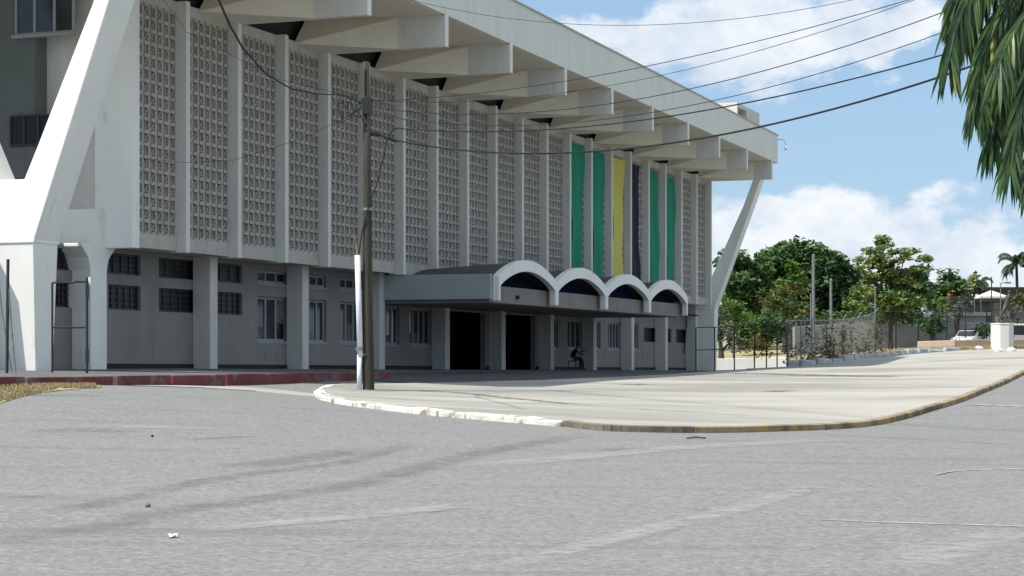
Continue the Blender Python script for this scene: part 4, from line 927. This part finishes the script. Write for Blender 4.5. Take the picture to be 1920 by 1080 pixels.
# posts
def lpost(px, Y, top, r, m, label, arm=0):
    p = G3(px, Y); h = zat(top, Y)-p.z; root = empty('lamp_post' if arm else 'utility_pole', p, label=label, cat='lamp post' if arm else 'pole')
    MB().tube([(0, 0, -.2), (0, 0, h)], [r, r*.8], 8).build('shaft', m, root)
    if arm: MB().tube([(0, 0, h-.15), (arm*.5, 0, h+.05), (arm, 0, h)], .04, 5).build('arm', m, root); MB().box(arm-.1, arm+.35, -.12, .12, h-.08, h+.06).build('lamp_head', m, root)
    else: MB().tube([(0, 0, h+.002), (0, 0, h+.06)], [r*.95, r*.4], 8).build('cap', m, root)
    return root
lpost(1525, 140, 478, .13, M['metal'], 'taller pale grey pole in front of the darkest tree'); lpost(1558, 146, 524, .12, M['metal'], 'shorter pale grey pole right of the taller one')
lpost(1641, 138, 540, .06, M['metal'], 'thin grey pole at the corner of the two fences'); lpost(1520, 150, 552, .05, M['metal'], 'short thin pole left of the taller pale pole')
lpost(1859, 160, 520, .06, M['darkmetal'], 'thin dark pole left of the statue'); lpost(1876, 165, 530, .05, M['metal'], 'thin grey lamp post just right of the thin dark pole', .5)

# ------------------------------------------------------------------ plinth and statue
pp_ = G3(1879, 133); pl_ = empty('plinth', pp_, label='tall white faceted plinth on the grass carrying the statue', cat='plinth')
def ngon(r, n, rot): return [(r*math.cos(2*math.pi*k/n+rot), r*math.sin(2*math.pi*k/n+rot)) for k in range(n)]
ph = zat(606, 133)-pp_.z
MB().prism(ngon(.76, 8, .39), -.3, ph-.1).build('plinth_shaft', M['plinth'], pl_, bevel=.02)
MB().prism(ngon(.79, 8, .39), ph-.1, ph).build('plinth_cap', M['plinth'], pl_, bevel=.02)
def skin_fig(name, joints, edges, m, loc, rz, parent=None, sub=2, **k):
    me = bpy.data.meshes.new(name); me.from_pydata([j[0] for j in joints], edges, []); me.materials.append(m)
    o = bpy.data.objects.new(name, me); COL.objects.link(o); o.location = loc; o.rotation_euler = (0, 0, rz)
    if parent: o.parent = parent
    md = o.modifiers.new('skin', 'SKIN'); md.use_smooth_shade = True
    for v, j in zip(me.skin_vertices[0].data, joints): v.radius = (j[1], j[1]) if not isinstance(j[1], tuple) else j[1]
    me.skin_vertices[0].data[0].use_root = True
    s = o.modifiers.new('sub', 'SUBSURF'); s.levels = sub; s.render_levels = sub
    return tag(o, **k)
# running figure (x forward), 1.9 units tall, scaled
J = [((0, 0, .95), .15), ((.06, 0, 1.15), .14), ((.14, 0, 1.42), (.17, .2)), ((.18, 0, 1.56), .06), ((.22, 0, 1.68), .105), ((.23, 0, 1.80), .09),
     ((.25, .1, .80), .10), ((.42, .1, .62), .075), ((.30, .1, .30), .055), ((.42, .1, .22), .04),
     ((-.12, -.1, .80), .10), ((-.28, -.1, .48), .07), ((-.45, -.1, .10), .05), ((-.36, -.1, .02), .04),
     ((.12, .2, 1.44), .06), ((-.10, .26, 1.25), .05), ((.02, .28, 1.05), .04), ((.08, .28, 1.0), .035),
     ((.14, -.2, 1.44), .06), ((.34, -.26, 1.28), .05), ((.50, -.2, 1.48), .04), ((.55, -.2, 1.55), .035)]
E = [(0, 1), (1, 2), (2, 3), (3, 4), (4, 5), (0, 6), (6, 7), (7, 8), (8, 9), (0, 10), (10, 11), (11, 12), (12, 13), (2, 14), (14, 15), (15, 16), (16, 17), (2, 18), (18, 19), (19, 20), (20, 21)]
st = skin_fig('statue', J, E, M['bronze'], pp_+Vector((.25, 0, ph-.02)), .15, label='dark metal statue of a running figure on the white plinth', cat='statue')
st.scale = (1.25, 1.25, 1.25)

# ------------------------------------------------------------------ houses and vehicles far right
def house(name, label, px0, px1, ytop, Y, m, roofm, rooft, depth=7, over=.4, wins_=3, pitched=False, base=None):
    p = G3((px0+px1)/2, Y); h = zat(ytop, Y)-p.z; w = (px1-px0)/2/F*Y; root = empty(name, p, label=label, cat='house')
    MB().box(-w, w, 0, depth, -.5, h).build('wall', m, root)
    r_ = MB()
    if pitched: r_.prism([(-w-over, h), (w+over, h), (w*.7, h+rooft), (-w*.7, h+rooft)], -over, depth+over, 'y')
    else: r_.box(-w-over, w+over, -over, depth+over, h+.002, h+rooft)
    r_.build('roof', roofm, root)
    for k in range(wins_):
        c = -w+2*w*(k+.5)/wins_; hw = min(.5, w/wins_*.5)
        f = MB(); f.box(c-hw-.06, c+hw+.06, -.05, -.003, h-1.9, h-.7); fo = f.build('window', M['frame'], root); MB().box(c-hw, c+hw, -.06, -.051, h-1.84, h-.76).build('pane', M['glass'], fo)
    return root
house('house', 'distant house with a bright orange sloping roof', 1776, 1816, 557, 200, M['plinth'], M['orange'], .75, pitched=True, wins_=2)
house('house', 'low dark roofed building with a shadowy front below the orange roof', 1795, 1862, 566, 180, M['greywall'], M['darkroof'], .5, pitched=False, over=.8, wins_=4)
house('house', 'tan two storey house with a dark flat roof at the right edge', 1868, 1960, 546, 195, M['tan'], M['darkroof'], .35, over=1.6, wins_=3)
house('house', 'grey low building behind the grey board wall', 1770, 1850, 592, 170, M['metal'], M['metal'], .3, wins_=3)
house('house', 'pale low house glimpsed through the bushes beside the slanted leg', 1340, 1380, 600, 185, M['plinth'], M['darkroof'], .4, wins_=2)
house('house', 'small white walled house behind the vine covered fence', 1588, 1630, 600, 165, M['plinth'], M['metal'], .25, wins_=1)
p = G3(1858, 172); tn = empty('tent', p, label='low white tent canopy between the low dark building and the tan house', cat='tent')
th_ = zat(556, 172)-p.z; w = 1.15
mb = MB()
for (a, b, c) in (((-w, -w), (w, -w), 0), ((w, -w), (w, w), 0), ((w, w), (-w, w), 0), ((-w, w), (-w, -w), 0)): mb.face([(a[0], a[1], th_), (b[0], b[1], th_), (0, 0, th_+.55)]); mb.face([(a[0], a[1], th_-.15), (b[0], b[1], th_-.15), (b[0], b[1], th_), (a[0], a[1], th_)])
mb.build('fabric', M['plinth'], tn)
for sx in (-w, w):
    for sy in (-w, w): MB().tube([(sx, sy, -.1), (sx, sy, th_)], .03, 5).build('leg', M['metal'], tn)
def car(px, Y, rz, label, name='parked_car', cat='car', van=False):
    p = G3(px, Y); root = empty(name, p, rz, label=label, cat=cat)
    L_, H, Wd = (2.4, 1.9, .95) if van else (2.1, 1.42, .85)
    pr = [(-L_, .35), (-L_, .95), (-L_*.9, 1.05 if not van else H*.9), (-L_*.62 if not van else -L_*.85, H), (L_*.25 if not van else L_*.45, H), (L_*.55 if not van else L_*.8, .98), (L_*.95, .85), (L_, .6), (L_, .32)]
    b = MB(); b.prism(pr, -Wd, Wd, 'y'); b.build('body', M['carw'], root, bevel=.08)
    g = MB(); hh = H*.92
    for s in (-1, 1): g.prism([(-L_*.55, 1.0), (-L_*.5, hh), (L_*.22, hh), (L_*.42, 1.0)], s*(Wd+.001), s*(Wd+.012), 'y')
    g.build('side_windows', M['glass'], root)
    g = MB(); g.face([(L_*.3 if not van else L_*.5, -Wd*.85, H*.96), (L_*.3 if not van else L_*.5, Wd*.85, H*.96), (L_*.56 if not van else L_*.81, Wd*.85, 1.02), (L_*.56 if not van else L_*.81, -Wd*.85, 1.02)]); w_s = g.build('windscreen', M['glass'], root); w_s.location = (.03, 0, .02)
    for sx in (-1, 1):
        for sy in (-1, 1):
            w = MB(); w.tube([(sx*L_*.63, sy*(Wd-.18), .32), (sx*L_*.63, sy*(Wd+.02), .32)], .32, 16); wo = w.build('wheel', M['tyre'], root); r_ = MB(); r_.tube([(sx*L_*.63, sy*(Wd+.02), .32), (sx*L_*.63, sy*(Wd+.035), .32)], .19, 12); r_.build('rim', M['metal'], wo)
    for sy in (-1, 1): l = MB(); l.box(L_-.04, L_+.01, sy*Wd*.7-.15, sy*Wd*.7+.15, .6, .74); l.build('headlight', M['frame'], root)
    return root
car(1822, 150.8, -2.2, 'small white car parked behind the pink wall left of the plinth')
car(1893, 157, -2.7, 'white van parked behind the statue plinth', 'parked_van', 'van', True)

# ------------------------------------------------------------------ seated person under the canopy
pu = uof(1073, .1); base = wp(pu, .1); base.z = zp(pu)
ch = empty('stool', base, label='low dark stool under the entrance canopy', cat='stool')
MB().box(-.2, .2, -.2, .2, .38, .43).build('seat', M['darkmetal'], ch, bevel=.01)
for sx in (-.17, .17):
    for sy in (-.17, .17): MB().tube([(sx, sy, 0), (sx, sy, .38)], .018, 6).build('leg', M['darkmetal'], ch)
per = skin_fig('person', [((0, 0, .52), .13), ((.06, 0, .72), .12), ((.16, 0, .92), (.13, .17)), ((.22, 0, 1.02), .055), ((.27, 0, 1.11), .09), ((.29, 0, 1.2), .08),
    ((.24, .1, .52), .085), ((.42, .12, .5), .065), ((.42, .12, .22), .05), ((.40, .12, .05), .04), ((.54, .12, .03), .035),
    ((.22, -.1, .52), .085), ((.42, -.13, .52), .065), ((.50, -.13, .24), .05), ((.52, -.13, .05), .04), ((.65, -.13, .03), .035),
    ((.16, .19, .9), .06), ((.38, .22, .80), .045), ((.62, .18, .92), .035), ((.70, .17, .95), .035),
    ((.16, -.19, .9), .06), ((.34, -.22, .72), .045), ((.52, -.15, .72), .035), ((.60, -.13, .73), .035)],
    [(0, 1), (1, 2), (2, 3), (3, 4), (4, 5), (0, 6), (6, 7), (7, 8), (8, 9), (9, 10), (0, 11), (11, 12), (12, 13), (13, 14), (14, 15), (2, 16), (16, 17), (17, 18), (18, 19), (2, 20), (20, 21), (21, 22), (22, 23)],
    M['skin'], base, .15, label='person in dark clothes seated by the pier under the canopy, one arm held out', cat='person')
sh = skin_fig('shirt', [((0, 0, .54), .145), ((.06, 0, .72), .135), ((.155, 0, .92), (.145, .185)), ((.15, .19, .9), .072), ((.25, .215, .86), .062), ((.15, -.19, .9), .072), ((.24, -.21, .82), .062)],
    [(0, 1), (1, 2), (2, 3), (3, 4), (2, 5), (5, 6)], M['cloth'], (0, 0, 0), 0, per)
tr_ = skin_fig('trousers', [((0, 0, .52), .145), ((.24, .1, .525), .097), ((.42, .12, .50), .077), ((.42, .12, .22), .064), ((.40, .12, .10), .06), ((.22, -.1, .525), .097), ((.42, -.13, .52), .077), ((.50, -.13, .24), .064), ((.515, -.13, .10), .06)],
    [(0, 1), (1, 2), (2, 3), (3, 4), (0, 5), (5, 6), (6, 7), (7, 8)], M['jeans'], (0, 0, 0), 0, per)
bm = bmesh.new(); bmesh.ops.create_icosphere(bm, subdivisions=2, radius=.105); me = bpy.data.meshes.new('hair'); 
for v in bm.verts: v.co.z = max(v.co.z, -.03)
bm.to_mesh(me); bm.free(); me.materials.append(M['cloth']); hr = bpy.data.objects.new('hair', me); COL.objects.link(hr); hr.parent = per; hr.location = (.27, 0, 1.2)

# ------------------------------------------------------------------ litter
def litter(px, py, m, label, kind):
    x, y = gp(px, py); z = tz(x, y); random.seed(px); bm = bmesh.new()
    if kind == 'paper':
        bmesh.ops.create_grid(bm, x_segments=6, y_segments=6, size=.042)
        for v in bm.verts: v.co.z = .015+random.uniform(-.012, .018)+.2*abs(v.co.x)*random.random(); v.co.x += random.uniform(-.006, .006)
        bmesh.ops.solidify(bm, geom=bm.faces[:], thickness=.002)
    else:
        bmesh.ops.create_icosphere(bm, subdivisions=2, radius=.03 if kind == 'husk' else .022)
        for v in bm.verts: v.co *= random.uniform(.6, 1.35); v.co.z = v.co.z*.8+.018
    me = bpy.data.meshes.new('litter'); bm.to_mesh(me); bm.free(); me.materials.append(m)
    o = bpy.data.objects.new('crumpled_paper' if kind == 'paper' else 'dry_husk' if kind == 'husk' else 'pebble', me); COL.objects.link(o); o.location = (x, y, z); tag(o, label, 'litter' if kind != 'stone' else 'pebble')
M['husk'] = mat('brown husk', (.10, .035, .03), .8, c2=(.3, .16, .14), scale=30)
litter(324, 1008, M['plinth'], 'crumpled white paper scrap on the road near the lower left', 'paper')
litter(278, 952, M['husk'], 'small reddish brown husk on the road above the paper scrap', 'husk')
litter(286, 820, M['tyre'], 'small dark pebble lying farther up the left of the road', 'stone')
x, y = gp(1305, 824); mb = MB(); mb.tube([(-.16, 0, .02), (0, .03, .035), (.17, .05, .02)], .014, 5); sk_ = mb.build('stick', M['bark'], label='thin dark curved stick on the road below the yellow kerb', cat='stick'); sk_.location = (x, y, tz(x, y))
